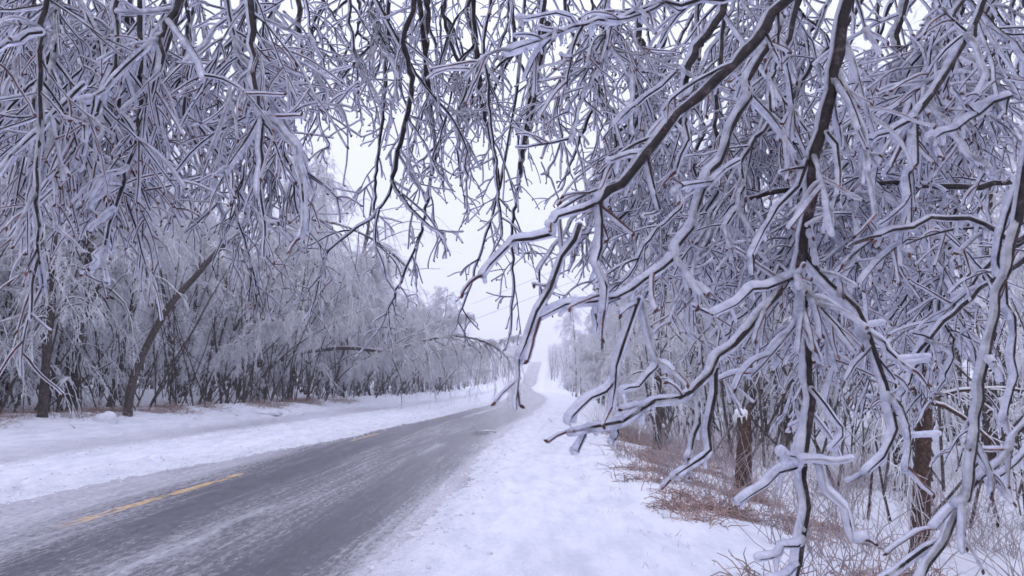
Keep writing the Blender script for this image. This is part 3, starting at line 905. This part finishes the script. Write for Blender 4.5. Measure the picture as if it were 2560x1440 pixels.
# ------------------------------------------------------------------ woods
def make_tree(seed, h=10.0, lean=0.05, nl=46, r=0.11, spread=1.0, droop=.22, start=.20, multi=1, trunkm=TRUNK, bend=0.0, dens=1.0, twl=1.0, fat=1.5):
    """bare tree under ice: trunk + limbs dark, hundreds of drooping pale twigs"""
    rng = np.random.default_rng(seed)
    T = Acc(); K = Acc()
    n = 14
    S = rng.normal(size=(multi, 3)) * np.array([.18, .18, 0]) * (multi > 1)
    D = np.array([[lean, 0, 1.0]]) + rng.normal(size=(multi, 3)) * np.array([.16, .16, 0]) * (0.4 + (multi > 1))
    goal = np.array([1.0, 0, -.55])
    tk = grow(rng, S, D, h * rng.uniform(.8, 1.05, multi), n, bend, .035, goal=goal)
    Rt = r * (np.linspace(1, .10, n)[None] ** .9) * rng.uniform(.7, 1.1, (multi, 1)); Rt[:, 0] *= 1.35
    T.tubes(tk, Rt, 8)
    # limbs
    m = nl; idx = rng.integers(0, multi, m); t = start + (1 - start) * rng.uniform(0, 1, m) ** .8
    s1, t1 = sample(tk, rng, idx, t)
    az = rng.uniform(0, 2 * math.pi, m)
    D1 = np.stack([np.cos(az), np.sin(az), rng.uniform(.1, 1.2, m)], 1) + .3 * t1
    L1 = h * .27 * spread * rng.uniform(.5, 1.25, m) * (1.1 - .55 * t)
    l1 = grow(rng, s1, D1, L1, 9, droop * rng.uniform(.5, 1.5, m), .08)
    R1 = np.outer(r * .30 * (1.15 - .8 * t), np.linspace(1, .18, 9))
    T.tubes(l1, R1, 5)
    # icing on the limbs: thin pale line on the top side
    l1i = l1 + np.array([0, 0, 1.0]) * R1[:, :, None] * .45
    K.tubes(l1i, R1 * .82 + .004, 4)
    # secondary
    m2 = int(nl * 9 * dens); idx = rng.integers(0, m, m2); t = rng.uniform(.12, 1, m2)
    s2, t2 = sample(l1, rng, idx, t)
    D2 = t2 + rng.normal(size=(m2, 3)) * .65
    L2 = np.clip(L1[idx] * rng.uniform(.2, .55, m2), .25, 1.5) * twl
    l2 = grow(rng, s2, D2, L2, 6, droop * 1.3 * rng.uniform(.3, 1.7, m2), .14)
    K.tubes(l2, np.linspace(.0105, .007, 6)[None] * rng.uniform(.7, 1.3, (m2, 1)) * fat, 3)
    # twigs
    m3 = int(nl * 85 * dens); idx = rng.integers(0, m2, m3); t = rng.uniform(.05, 1, m3)
    s3, t3 = sample(l2, rng, idx, t)
    D3 = t3 + rng.normal(size=(m3, 3)) * .8
    L3 = rng.uniform(.10, .38, m3) * twl
    l3 = grow(rng, s3, D3, L3, 4, .3, .2)
    K.tubes(l3, np.linspace(.0085, .0055, 4)[None] * rng.uniform(.7, 1.3, (m3, 1)) * fat, 3)
    return T, K, trunkm


def plant(T, K, tm, name, loc, rz_=0, label=None, cat='tree', group=None, sc=1.0):
    o = empty(name, loc, rz_, label, cat, group)
    T.build('trunk', tm, o); K.build('crown', FROST, o, smooth=False)
    o.scale = (sc, sc, sc)
    return o


protos = []
for i, kw in enumerate([dict(h=13, nl=58, r=.10), dict(h=12, nl=54, r=.08, lean=.12, bend=.03), dict(h=14, nl=62, r=.12, droop=.28),
                        dict(h=11, nl=60, r=.05, multi=4, start=.08), dict(h=12, nl=58, r=.065, multi=3, droop=.3, bend=.02),
                        dict(h=11, nl=54, r=.06, bend=.07, lean=.2)]):
    protos.append(make_tree(500 + i, **kw))
arch_protos = []
for i, kw in enumerate([dict(h=13, nl=50, r=.065, bend=.10, lean=.3, spread=.5, start=.35, droop=.45), dict(h=12, nl=46, r=.055, bend=.11, lean=.3, spread=.5, start=.35, droop=.5),
                        dict(h=14, nl=54, r=.07, bend=.09, lean=.35, spread=.45, start=.35, droop=.45)]):
    arch_protos.append(make_tree(600 + i, **kw))
brush_protos = []
for i, kw in enumerate([dict(h=3.4, nl=26, r=.03, multi=5, start=.08, spread=1.1, droop=.18, dens=.55, twl=.8), dict(h=4.6, nl=30, r=.035, multi=4, start=.05, spread=.9, droop=.3, dens=.55, twl=.8)]):
    brush_protos.append(make_tree(700 + i, **kw))

used = {}


def place(kind, i, x, y, rot, sc, label, group, name='iced_tree', cat='tree'):
    key = (kind, i)
    z = float(ground_z(x, y)) - 0.05
    if key not in used:
        T, K, tm = {'t': protos, 'a': arch_protos, 'b': brush_protos}[kind][i]
        o = plant(T, K, tm, name, (x, y, z), rot, label, cat, group, sc)
        used[key] = o
    else:
        o = copy_tree(used[key]); o.name = name
        for c in o.children:
            pass
        o.location = (x, y, z); o.rotation_euler = (0, 0, rot); o.scale = (sc, sc, sc)
        o['label'] = label; o['category'] = cat; o['group'] = group
    return o


rw = np.random.default_rng(9)
GL = 'ice-laden trees of the left woods'
LL = 'bare ice-laden tree standing in the woods left of the road'
# left woods: from the forest edge inward
y = 9.0
while y < 140:
    edge = -np.interp(y, [9, 20, 40, 70, 110, 150], [8.0, 7.6, 7.2, 6.9, 6.8, 6.8])
    for row, (off, p) in enumerate(((0.8, .95), (3.0, 1), (6.0, 1), (10, 1), (15, .8))):
        if rw.uniform() > p: continue
        if row > 2 and y > 60: continue
        x = float(rx(y)) + edge - off - .6 - rw.uniform(0, 2.2)
        yy = y + rw.uniform(-.8, .8)
        place('t', int(rw.integers(0, 6)), x, yy, rw.uniform(0, 6.28), rw.uniform(.8, 1.12), LL, GL)
    y += 2.3 + y * .035
# brush along the left edge
y = 9
while y < 120:
    edge = -np.interp(y, [9, 20, 40, 70, 110, 150], [8.0, 7.6, 7.2, 6.9, 6.8, 6.8])
    place('b', int(rw.integers(0, 2)), float(rx(y)) + edge - rw.uniform(.3, 3.5), y, rw.uniform(0, 6.28), rw.uniform(.3, .75),
          'low iced shrub at the edge of the left woods', 'iced shrubs along the left wood edge', 'iced_shrub', 'shrub')
    if y < 70 and y > 14 and rw.uniform() < .25:
        place('b', int(rw.integers(0, 2)), float(rx(y)) + edge - rw.uniform(2.5, 8), y, rw.uniform(0, 6.28), rw.uniform(.8, 1.2),
              'low iced shrub at the edge of the left woods', 'iced shrubs along the left wood edge', 'iced_shrub', 'shrub')
    y += 2.4 + y * .05
# saplings bowed toward the road
y = 31
while y < 80:
    edge = -np.interp(y, [9, 20, 40, 70, 110, 150], [8.0, 7.6, 7.2, 6.9, 6.8, 6.8])
    place('a', int(rw.integers(0, 3)), float(rx(y)) + edge - rw.uniform(-.3, 2.6), y, rw.uniform(-.6, .7), rw.uniform(.5, .75),
          'thin sapling bowed over toward the road by its ice', 'saplings bowed from the left woods', 'bowed_sapling', 'tree')
    y += (4 if y < 40 else 1.8) + y * .035
# right woods
y = 9.0
GR = 'ice-laden trees of the right woods'; LR = 'bare ice-laden tree standing in the woods right of the road'
while y < 130:
    for row, (off, p) in enumerate(((9.5, .75), (12.5, 1), (17, .9))):
        if rw.uniform() > p: continue
        if row > 2 and y > 90: continue
        if row == 0 and y < 24: continue
        if row == 1 and y < 17: continue
        x = float(rx(y)) + off + rw.uniform(-1.2, 1.2) + (1.5 if y < 16 else 0)
        place('t', int(rw.integers(0, 6)), x, y + rw.uniform(-.8, .8), rw.uniform(0, 6.28), rw.uniform(.75, 1.1), LR, GR)
    y += 3.0 + y * .035
y = 12
while y < 100:
    place('b', int(rw.integers(0, 2)), float(rx(y)) + rw.uniform(9.5, 13.5), y, rw.uniform(0, 6.28), rw.uniform(.3, .8),
          'low iced shrub under the right woods', 'iced shrubs along the right wood edge', 'iced_shrub', 'shrub')
    y += 3.5 + y * .06
y = 30
while y < 56:
    place('a', int(rw.integers(0, 3)), float(rx(y)) + 9.3 + rw.uniform(0, 2.0), y, math.pi + rw.uniform(-.5, .5), rw.uniform(.35, .5),
          'sapling bowed from the right woods toward the road', 'saplings bowed from the right woods', 'bowed_sapling', 'tree')
    y += 5 + y * .08
# deep and far woods nobody could count: one mass
def woods_mass():
    rng = np.random.default_rng(44); A = Acc(); B = Acc()
    base = []
    for i in range(620):
        y = 12 + 100 * rng.uniform() ** 1.3; side = rng.choice([-1, -1, -1, 1])
        u = side * (np.interp(y, [10, 40, 120], [27, 24, 19]) + rng.uniform(0, 16)); base.append((float(rx(y)) + u, y, 1))
    for i in range(1500):
        y = 130 + 470 * rng.uniform() ** .8; side = rng.choice([-1, 1])
        u = side * ((9.0 if y > 320 else (11.0 if side < 0 else 13.0)) + (60 if y > 300 else 40) * rng.uniform() ** 1.7); base.append((float(rx(y)) + u, y, 2))
    base = np.array(base); n = len(base)
    S = np.stack([base[:, 0], base[:, 1], ground_z(base[:, 0], base[:, 1]) - .1], 1)
    h = rng.uniform(9, 14, n)
    tk = grow(rng, S, np.array([[0, 0, 1.0]]) + .08 * rng.normal(size=(n, 3)), h, 8, 0, .04)
    A.tubes(tk, np.linspace(.13, .02, 8)[None] * rng.uniform(.6, 1.3, (n, 1)), 5)
    m = n * 16; idx = rng.integers(0, n, m); t = rng.uniform(.12, 1, m)
    s1, t1 = sample(tk, rng, idx, t); L1 = h[idx] * .28 * (1.2 - .8 * t) * rng.uniform(.5, 1.2, m)
    l1 = grow(rng, s1, rng.normal(size=(m, 3)) + np.array([0, 0, .5]), L1, 6, .25, .1)
    B.tubes(l1, np.linspace(.035, .015, 6)[None].repeat(m, 0), 3)
    m2 = m * 7; idx = rng.integers(0, m, m2); s2, t2 = sample(l1, rng, idx, rng.uniform(.1, 1, m2))
    l2 = grow(rng, s2, t2 + .8 * rng.normal(size=(m2, 3)), rng.uniform(.25, 1.0, m2), 4, .3, .2)
    B.tubes(l2, np.full((m2, 4), .016), 3)
    o = B.build('woods', FROST, smooth=False); tag(o, 'hazy mass of iced twigs deep in the woods and along the hill road', 'woods', kind='stuff')
    o = A.build('woods_trunks', TRUNK, smooth=False); tag(o, 'dark far trunks deep in the woods and along the hill road', 'woods', kind='stuff')


woods_mass()


# arching tree on the left (traced)
def traced_tree(px, d0, d1, r0, r1, seed, label, name='leaning_tree', nl=30, trunkm=TRUNK, droop=.35, spread=.22, start=.3, dens=.9, group=None, ground=True):
    rng = np.random.default_rng(seed)
    dh = ground_hit(*px[0]) if ground else d0
    r0 *= dh / d0; r1 *= dh / d0; d1 *= dh / d0; d0 = dh
    pts = np.array(tr(px, d0, d1))[None]
    g = float(ground_z(pts[0, 0, 0], pts[0, 0, 1]))
    dz = g - .06 - pts[0, 0, 2]
    pts[0, 0, 2] += dz
    base = pts[0, 0].copy()
    pts = pts - base
    n = 26; tk = resamp(pts, n)
    T = Acc(); K = Acc()
    R = np.linspace(r0, r1, n)[None] * (1 + .05 * rng.normal(size=(1, n))); R[0, 0] *= 1.3
    T.tubes(tk, R, 10)
    K.tubes(tk + np.array([0, 0, 1.0]) * R[:, :, None] * .35, R * .78, 6)
    h = np.linalg.norm(np.diff(tk[0], axis=0), axis=1).sum()
    m = nl; t = rng.uniform(start, 1, m)
    s1, t1 = sample(tk, rng, np.zeros(m, int), t)
    D1 = t1 + rng.normal(size=(m, 3)) * .7
    L1 = h * spread * rng.uniform(.5, 1.3, m)
    l1 = grow(rng, s1, D1, L1, 9, droop * rng.uniform(.4, 1.4, m), .08)
    R1 = np.outer(np.interp(t, [0, 1], [r0, r1]) * .4, np.linspace(1, .2, 9)); T.tubes(l1, R1, 5)
    K.tubes(l1 + np.array([0, 0, 1.0]) * R1[:, :, None] * .4, R1 * .8 + .003, 4)
    m2 = int(nl * 9 * dens); idx = rng.integers(0, m, m2); s2, t2 = sample(l1, rng, idx, rng.uniform(.1, 1, m2))
    l2 = grow(rng, s2, t2 + rng.normal(size=(m2, 3)) * .6, np.clip(L1[idx] * rng.uniform(.2, .55, m2), .2, 1.2), 6, droop * rng.uniform(.3, 1.6, m2), .14)
    K.tubes(l2, np.linspace(.009, .006, 6)[None] * rng.uniform(.7, 1.3, (m2, 1)), 3)
    m3 = int(nl * 50 * dens); idx = rng.integers(0, m2, m3); s3, t3 = sample(l2, rng, idx, rng.uniform(.05, 1, m3))
    l3 = grow(rng, s3, t3 + rng.normal(size=(m3, 3)) * .8, rng.uniform(.08, .3, m3), 4, .3, .2)
    K.tubes(l3, np.linspace(.007, .005, 4)[None] * rng.uniform(.7, 1.3, (m3, 1)), 3)
    o = empty(name, tuple(base), 0, label, 'tree', group)
    T.build('trunk', trunkm, o); K.build('crown', FROST, o, smooth=False)
    return o


traced_tree([(318, 1045), (330, 960), (365, 870), (420, 770), (490, 690), (560, 612), (640, 572), (750, 550), (850, 562), (950, 610), (1040, 690)], 17.2, 22, .095, .02, 801,
            'smooth grey tree arching from the left snowbank high over toward the road', start=.45)
traced_tree([(835, 985), (848, 900), (862, 820), (880, 740), (915, 600), (930, 500)], 30, 30, .16, .03, 802, 'thick dark broken-looking trunk leaning right above the roadside bank', nl=34, start=.3, droop=.3, spread=.5)
traced_tree([(600, 1000), (700, 900), (850, 870), (970, 878), (1060, 852), (1140, 840), (1220, 858), (1270, 895)], 30, 36, .10, .03, 803,
            'bent dark tree whose arch reaches nearest the left road edge', start=.35, nl=36)
traced_tree([(640, 700), (700, 690), (780, 730), (870, 800), (930, 880), (975, 950)], 24, 26, .05, .015, 804, 'thin sapling curving down through the left curtain of twigs', start=.2, nl=24)
traced_tree([(105, 1048), (112, 960), (118, 860), (130, 760), (135, 620), (150, 420), (140, 200), (150, 50)], 15.5, 15.5, .10, .02, 805, 'dark trunk rising by the red bracken near the left edge', nl=34, start=.3)
traced_tree([(185, 1030), (180, 940), (195, 840), (215, 740), (225, 600), (230, 400), (250, 200), (240, 60)], 16.5, 16.5, .14, .02, 806, 'broad dark trunk behind the snow-capped mound', nl=34, start=.35)
traced_tree([(275, 1020), (300, 900), (330, 780), (345, 640), (375, 480), (390, 300), (420, 150)], 18.5, 18.5, .09, .02, 807, 'dark upright trunk just left of the arching grey tree', nl=34, start=.3)
traced_tree([(500, 990), (520, 900), (545, 800), (570, 700), (610, 560), (640, 400), (650, 250)], 22, 22, .10, .02, 808, 'trunk leaning slightly right in the shade of the arch', nl=34, start=.3)
traced_tree([(655, 1000), (652, 930), (640, 850), (650, 760), (670, 600), (680, 450), (700, 300)], 24, 24, .15, .03, 809, 'reddish thick trunk behind bracken right of the arch base', nl=34, start=.3, trunkm=TRUNKR)
traced_tree([(2297, 1400), (2305, 1200), (2310, 1050), (2315, 920), (2322, 700), (2330, 400), (2335, 100), (2350, -300)], 9.0, 9.2, .105, .03, 820, 'straight brown trunk standing in the snow among the right woods', nl=34, start=.3, trunkm=TRUNKR)
traced_tree([(1640, 1130), (1650, 1000), (1645, 900), (1660, 760), (1670, 600), (1700, 400)], 24, 24, .13, .02, 821, 'dark trunk at the edge of the right woods behind the bracken', nl=34, start=.3)
traced_tree([(1885, 1110), (1880, 960), (1890, 800), (1880, 640), (1890, 400), (1900, 100)], 15, 15, .10, .02, 822, 'slim dark trunk right behind the broken snag', nl=34, start=.3)
traced_tree([(2480, 1160), (2470, 1000), (2480, 850), (2470, 650), (2480, 400), (2490, 50)], 15, 15, .12, .02, 823, 'dark trunk beyond the snow near the right edge', nl=34, start=.3, trunkm=TRUNKR)

# broken snag with snow cap
sb = P(1855, 1235, ground_hit(1855, 1235)); sb[2] = float(ground_z(sb[0], sb[1])) - .05
o = empty('tree_snag', tuple(sb), 0, 'short broken red-brown snag capped with snow beside the bracken', 'stump')
rng = np.random.default_rng(31)
hh = 1.42
A = Acc(); n = 16
pz = np.zeros((1, n, 3)); pz[0, :, 2] = np.linspace(0, hh, n); pz[0, :, 0] = .04 * np.sin(np.linspace(0, 2, n)) + np.linspace(0, .05, n)
R = np.interp(np.linspace(0, 1, n), [0, .12, .6, .95, 1], [.19, .145, .125, .11, .03])[None] * (1 + .05 * rng.normal(size=(1, n)))
A.tubes(pz, R, 12)
A.tubes(pz[:, -1:] + np.array([[[0, 0, -.1], [.0, 0, 0], [.03, 0, .06], [.035, 0, .10]]]) + np.array([.06, 0, 0]), np.array([[.05, .045, .03, .004]]), 6)
A.build('trunk', TRUNKR, o)
A = Acc()
A.tubes(np.array([[[.03, 0, hh - .10], [.03, 0, hh - .05], [.035, 0, hh + .01], [.04, 0, hh + .05], [.04, 0, hh + .065]]]), np.array([[.10, .118, .11, .06, .005]]), 12)
D = grow(rng, np.array([[.03 + .12 * math.cos(a), .12 * math.sin(a), hh - .06] for a in np.linspace(0, 6, 9)]), np.tile([0, 0, -1.0], (9, 1)), rng.uniform(.06, .2, 9), 5, 0, .03)
A.tubes(D, np.linspace(.02, .004, 5)[None].repeat(9, 0), 6)
A.build('snow_cap', SNOW, o)

# small dark stump farther along
sb = P(1650, 1125, ground_hit(1650, 1125)); sb[2] = float(ground_z(sb[0], sb[1])) - .05
o = empty('tree_stump', tuple(sb), 0, 'low blackened stump under snow at the right wood edge', 'stump')
A = Acc(); pz = np.zeros((1, 8, 3)); pz[0, :, 2] = np.linspace(0, .75, 8)
A.tubes(pz, np.array([[.30, .22, .2, .18, .2, .17, .12, .01]]), 10); A.build('wood', TWIG, o)
A = Acc(); A.tubes(np.array([[[0, 0, .68], [0, 0, .72], [0, 0, .8], [0, 0, .83]]]), np.array([[.14, .18, .12, .01]]), 10); A.build('snow_cap', SNOW, o)


# snow covered mound by the arching tree
def mound(px, py, d, w, h, label):
    d = ground_hit(px, py); c = P(px, py, d); c[2] = float(ground_z(c[0], c[1])) - .05
    u = np.linspace(0, 2 * math.pi, 28, endpoint=False); v = np.linspace(0, 1, 12)
    uu, vv = np.meshgrid(u, v)
    k = 1 + .5 * (fbm(np.cos(uu) * 1.6 + 5, np.sin(uu) * 1.6 + vv, 3, 91) - .5) * 2
    rad = w * np.cos(vv * math.pi / 2) ** .6 * k
    A = Acc()
    V = np.stack([rad * np.cos(uu), rad * np.sin(uu) * .8, h * np.sin(vv * math.pi / 2) ** .8 * (1 + .1 * np.cos(uu))], -1)
    idx = np.arange(12 * 28).reshape(12, 28); a = idx[:-1]; b2 = np.roll(a, -1, 1); d2 = idx[1:]; c2 = np.roll(d2, -1, 1)
    A.quads(V.reshape(-1, 3), np.stack([a, b2, c2, d2], -1).reshape(-1, 4))
    o = A.build('snowy_rock', SNOW); o.location = tuple(c)
    tag(o, label, 'rock'); return o


mound(262, 1062, 16.2, .34, .36, 'rounded rock under snow beside the foot of the arching tree')
mound(655, 1035, 19, .8, .2, 'long low snow-covered rock to the right of the arching tree')


# ------------------------------------------------------------------ ground cover
def tuft_cloud(name, m, label, cat, pos, L, n, rad, up=1.0, jit=.3, droop=.2, seed=1, spread=.8):
    rng = np.random.default_rng(seed)
    k = len(pos)
    D = np.stack([rng.normal(size=k) * spread, rng.normal(size=k) * spread, np.full(k, up)], 1)
    Pt = grow(rng, pos, D, L, n, droop, jit)
    A = Acc(); A.tubes(Pt, np.linspace(1, .5, n)[None] * rad[:, None], 3)
    o = A.build(name, m, smooth=False)
    tag(o, label, cat, kind='stuff'); return o


rf = np.random.default_rng(5)


def scatter_clumps(nc, per, ufun, y0, y1, sig, seed, power=1.0):
    r = np.random.default_rng(seed)
    yc = y0 + (y1 - y0) * r.uniform(0, 1, nc) ** power
    uc = ufun(yc, r)
    idx = np.repeat(np.arange(nc), per)
    y = yc[idx] + r.normal(size=len(idx)) * sig; u = uc[idx] + r.normal(size=len(idx)) * sig
    x = u + rx(y)
    return np.stack([x, y, ground_z(x, y) + .02], 1)


pos = scatter_clumps(95, 230, lambda y, r: 5.95 + 0.42 * np.sqrt(np.clip(y - 5, 0, 40)) * .35 + r.uniform(-.2, 2.2, len(y)), 5.5, 30, .16, 1, 1.0)
k = len(pos)
tuft_cloud('bracken', FERN, 'collapsed red-brown bracken along the right ditch', 'undergrowth', pos, rf.uniform(.10, .36, k), 5, rf.uniform(.003, .008, k), up=.8, jit=.35, droop=.35, seed=2)
pos = scatter_clumps(60, 40, lambda y, r: 6.2 + r.uniform(0, 5.5, len(y)), 6, 30, .2, 3, 1.1)
k = len(pos)
tuft_cloud('dry_stalks', STALK, 'thin iced weed stalks standing below the right woods', 'undergrowth', pos, rf.uniform(.3, 1.2, k), 6, rf.uniform(.003, .006, k), up=1.2, jit=.16, droop=.08, seed=4, spread=.45)
pos = scatter_clumps(120, 120, lambda y, r: -np.interp(y, [9, 20, 40, 70], [7.8, 7.4, 7.0, 6.8]) - r.uniform(-.2, 1.8, len(y)), 9, 45, .25, 5, 1.0)
k = len(pos)
tuft_cloud('bracken', FERN, 'red-brown bracken at the foot of the left woods', 'undergrowth', pos, rf.uniform(.12, .5, k), 5, rf.uniform(.003, .008, k), up=.6, jit=.35, droop=.3, seed=6)
pos = scatter_clumps(70, 9, lambda y, r: 5.2 + r.uniform(0, .9, len(y)), 6, 30, .06, 7, 1.2)
k = len(pos)
tuft_cloud('grass', STALK, 'sparse dead grass blades poking through the shoulder snow', 'grass', pos, rf.uniform(.03, .12, k), 4, rf.uniform(.0015, .003, k), up=1, jit=.25, droop=.1, seed=8)
pos = scatter_clumps(40, 8, lambda y, r: -5.6 - r.uniform(0, 1.8, len(y)), 11, 40, .1, 9, 1.0)
k = len(pos)
tuft_cloud('grass', STALK, 'sparse dead stems on the left snowbank', 'grass', pos, rf.uniform(.04, .18, k), 4, rf.uniform(.002, .004, k), up=.8, jit=.25, droop=.1, seed=10)


def stems(name, label, cnt, ufun, y0, y1, seed, m=TRUNK):
    r_ = np.random.default_rng(seed)
    y = y0 + (y1 - y0) * r_.uniform(size=cnt) ** 1.3; u = ufun(y, r_); x = u + rx(y)
    S = np.stack([x, y, ground_z(x, y) - .05], 1)
    L = r_.uniform(1.5, 7.5, cnt)
    Pt = grow(r_, S, np.array([[.12, 0, 1.0]]) + .28 * r_.normal(size=(cnt, 3)), L, 9, .02, .06)
    A = Acc(); A.tubes(Pt, (L * .0055)[:, None] * np.linspace(1, .35, 9)[None], 5)
    idx = np.repeat(np.arange(cnt), 5); s2, t2 = sample(Pt, r_, idx, r_.uniform(.2, 1, len(idx)))
    A.tubes(grow(r_, s2, t2 + .7 * r_.normal(size=(len(idx), 3)), r_.uniform(.3, 1.1, len(idx)), 6, .15, .12), np.full((len(idx), 6), .006), 3)
    o = A.build(name, m, smooth=False); tag(o, label, 'undergrowth', kind='stuff')


stems('thicket', 'dark thin stems crowding the floor of the left woods', 900,
      lambda y, r_: -np.interp(y, [9, 20, 40, 70, 110], [8.6, 8.2, 7.8, 7.4, 7.2]) - 14 * r_.uniform(size=len(y)) ** 1.5, 9, 100, 61)
stems('thicket', 'dark thin stems crowding the floor of the right woods', 800,
      lambda y, r_: 9.3 + 14 * r_.uniform(size=len(y)), 12, 100, 62)


def clods():
    r_ = np.random.default_rng(88); n = 2600
    y = 5 + 40 * r_.uniform(size=n) ** 1.6
    el = np.interp(y, [0, 9, 14, 20, 30, 60], [-1.75, -1.55, -1.15, -0.35, -0.12, -0.05])
    pick = r_.integers(0, 4, n)
    u = np.choose(pick, [el - .15, el - .7, np.full(n, 3.75), np.full(n, -3.9)]) + r_.normal(size=n) * np.choose(pick, [.16, .3, .22, .3])
    x = u + rx(y); z = ground_z(x, y) + np.maximum(snow_thick(u, y), 0) + .002
    sz = r_.uniform(.006, .026, n) ** 1.0
    S = np.stack([x, y, z], 1)
    d = unit(r_.normal(size=(n, 3)) * np.array([1, 1, .5]))
    Pt = S[:, None, :] + d[:, None, :] * sz[:, None, None] * np.array([-1, -.6, 0, .6, 1])[None, :, None]
    A = Acc(); A.tubes(Pt, sz[:, None] * np.array([.05, .7, .95, .7, .05])[None] * r_.uniform(.7, 1.2, (n, 5)), 6)
    o = A.build('snow_clods', SNOW); tag(o, 'loose clods of crusted snow along the road edges', 'snow', kind='stuff')


clods()

# fallen iced branches on the banks
def fallen(px, py, d, ln, az, seed, label, group=None):
    rng = np.random.default_rng(seed); d = ground_hit(px, py); c = P(px, py, d); c[2] = float(ground_z(c[0], c[1])) + .05
    o = empty('fallen_branch', tuple(c), 0, label, 'branch', group)
    main = grow(rng, np.zeros((1, 3)), np.array([[math.cos(az), math.sin(az), .22]]), np.array([ln]), 10, .05, .10)
    A = Acc(); A.tubes(main, np.linspace(.018, .005, 10)[None], 6)
    idx = np.zeros(16, int); s1, t1 = sample(main, rng, idx, rng.uniform(.2, 1, 16))
    l1 = grow(rng, s1, t1 + .6 * rng.normal(size=(16, 3)), rng.uniform(.15, .45, 16) * ln, 6, .08, .12)
    A.tubes(l1, np.linspace(.007, .004, 6)[None].repeat(16, 0), 4)
    A.build('wood', TWIG, o)
    B = Acc(); B.tubes(main + np.array([0, 0, .008]), np.linspace(.018, .009, 10)[None], 6)
    idx = rng.integers(0, 16, 110); s2, t2 = sample(l1, rng, idx, rng.uniform(.1, 1, 110))
    B.tubes(l1 + np.array([0, 0, .005]), np.full((16, 6), .008), 4)
    B.tubes(grow(rng, s2, t2 + .7 * rng.normal(size=(110, 3)), rng.uniform(.06, .3, 110), 4, .15, .2), np.full((110, 4), .0055), 3)
    B.build('ice_coating', FROST, o)


fallen(760, 1040, 20, 1.8, math.pi * .95, 901, 'fallen iced branch lying at the foot of the leaning dark trunk')
fallen(600, 1045, 18, 1.6, math.pi * .9, 902, 'broken iced branch lying on the low snow-covered rock')
fallen(205, 1085, 14.5, .5, 2.6, 903, 'small dark broken stick on the left snowbank')
fallen(1440, 1060, 20, 1.2, math.pi * 1.05, 904, 'fallen iced twigs reaching over the right shoulder of the road')
fallen(1240, 1085, 23, .6, 2.9, 905, 'thin iced stick beside the road edge in the distance')



# ------------------------------------------------------------------ power line
def pole(x, y, h, label):
    z = float(ground_z(x, y)) - .1
    o = empty('utility_pole', (x, y, z), 0, label, 'utility pole')
    A = Acc(); A.tubes(np.array([[[0, 0, 0], [0, 0, h / 2], [0, 0, h], [0, 0, h + .02]]]), np.array([[.15, .13, .11, .001]]), 12); A.build('post', TRUNK, o)
    A = Acc(); A.tubes(np.array([[[-1.2, 0, h - .5], [0, 0, h - .5], [1.2, 0, h - .5]]]), np.array([[.06, .06, .06]]), 4); A.build('crossarm', TRUNK, o)
    for xx in (-1.1, 0, 1.1):
        A = Acc(); A.tubes(np.array([[[xx, 0, h - .44], [xx, 0, h - .36], [xx, 0, h - .28], [xx, 0, h - .25]]]), np.array([[.03, .05, .04, .005]]), 8)
        A.build('insulator', ICE_THIN, o)
    return np.array([x, y, z + h - .25])


def cable(a, b, sag, label, r=.014):
    t = np.linspace(0, 1, 40)[:, None]
    p = a + (b - a) * t; p[:, 2] -= sag * 4 * (t * (1 - t))[:, 0]
    A = Acc(); A.tubes((p - a)[None], np.full((1, 40), r), 6)
    o = A.build('power_cable', WIRE); o.location = tuple(a); tag(o, label, 'cable')


WIRE = bark_material('iced_cable', (0.16, 0.16, 0.20), (0.28, 0.28, 0.34), .5, 20)
p1 = pole(5.8, 66, 9.5, 'ice-covered wooden utility pole hidden among the right woods')
A0 = P(700, -60, 14.0); B0 = P(560, -60, 14.0)
cable(A0, p1 + np.array([-1.1, 0, 0]), .25, 'upper power cable slanting down across the sky gap to the right', .016)
cable(B0, p1 + np.array([-1.1, 0, -1.6]), .25, 'lower power cable slanting down across the sky gap to the right', .016)
cable(P(1180, 760, 60), P(1900, 440, 62), .3, 'faint thin wire rising to the right behind the slanting cables', .013)
cable(P(1180, 800, 60), P(1900, 500, 62), .3, 'faintest lower wire rising to the right above the far road', .013)

# ------------------------------------------------------------------ freezing mist
def haze(dens):
    a = Acc(); x0, x1, y0, y1, z0, z1 = -460, 460, -70, 1560, -3.5, 34
    V = np.array([[x, y, z] for z in (z0, z1) for x, y in ((x0, y0), (x1, y0), (x1, y1), (x0, y1))], float)
    Q = np.array([[3, 2, 1, 0], [4, 5, 6, 7], [0, 1, 5, 4], [1, 2, 6, 5], [2, 3, 7, 6], [3, 0, 4, 7]])
    a.quads(V, Q)
    m = bpy.data.materials.new('mist'); m.use_nodes = True; t = m.node_tree; t.nodes.clear()
    o = t.nodes.new('ShaderNodeOutputMaterial'); v = t.nodes.new('ShaderNodeVolumePrincipled')
    v.inputs['Color'].default_value = (0.93, 0.93, 0.97, 1); v.inputs['Density'].default_value = dens; v.inputs['Anisotropy'].default_value = 0.2
    t.links.new(v.outputs[0], o.inputs['Volume'])
    ob = a.build('haze', m, smooth=False); tag(ob, 'pale freezing mist filling the air along the road', 'mist', kind='stuff')


haze(0.0011)
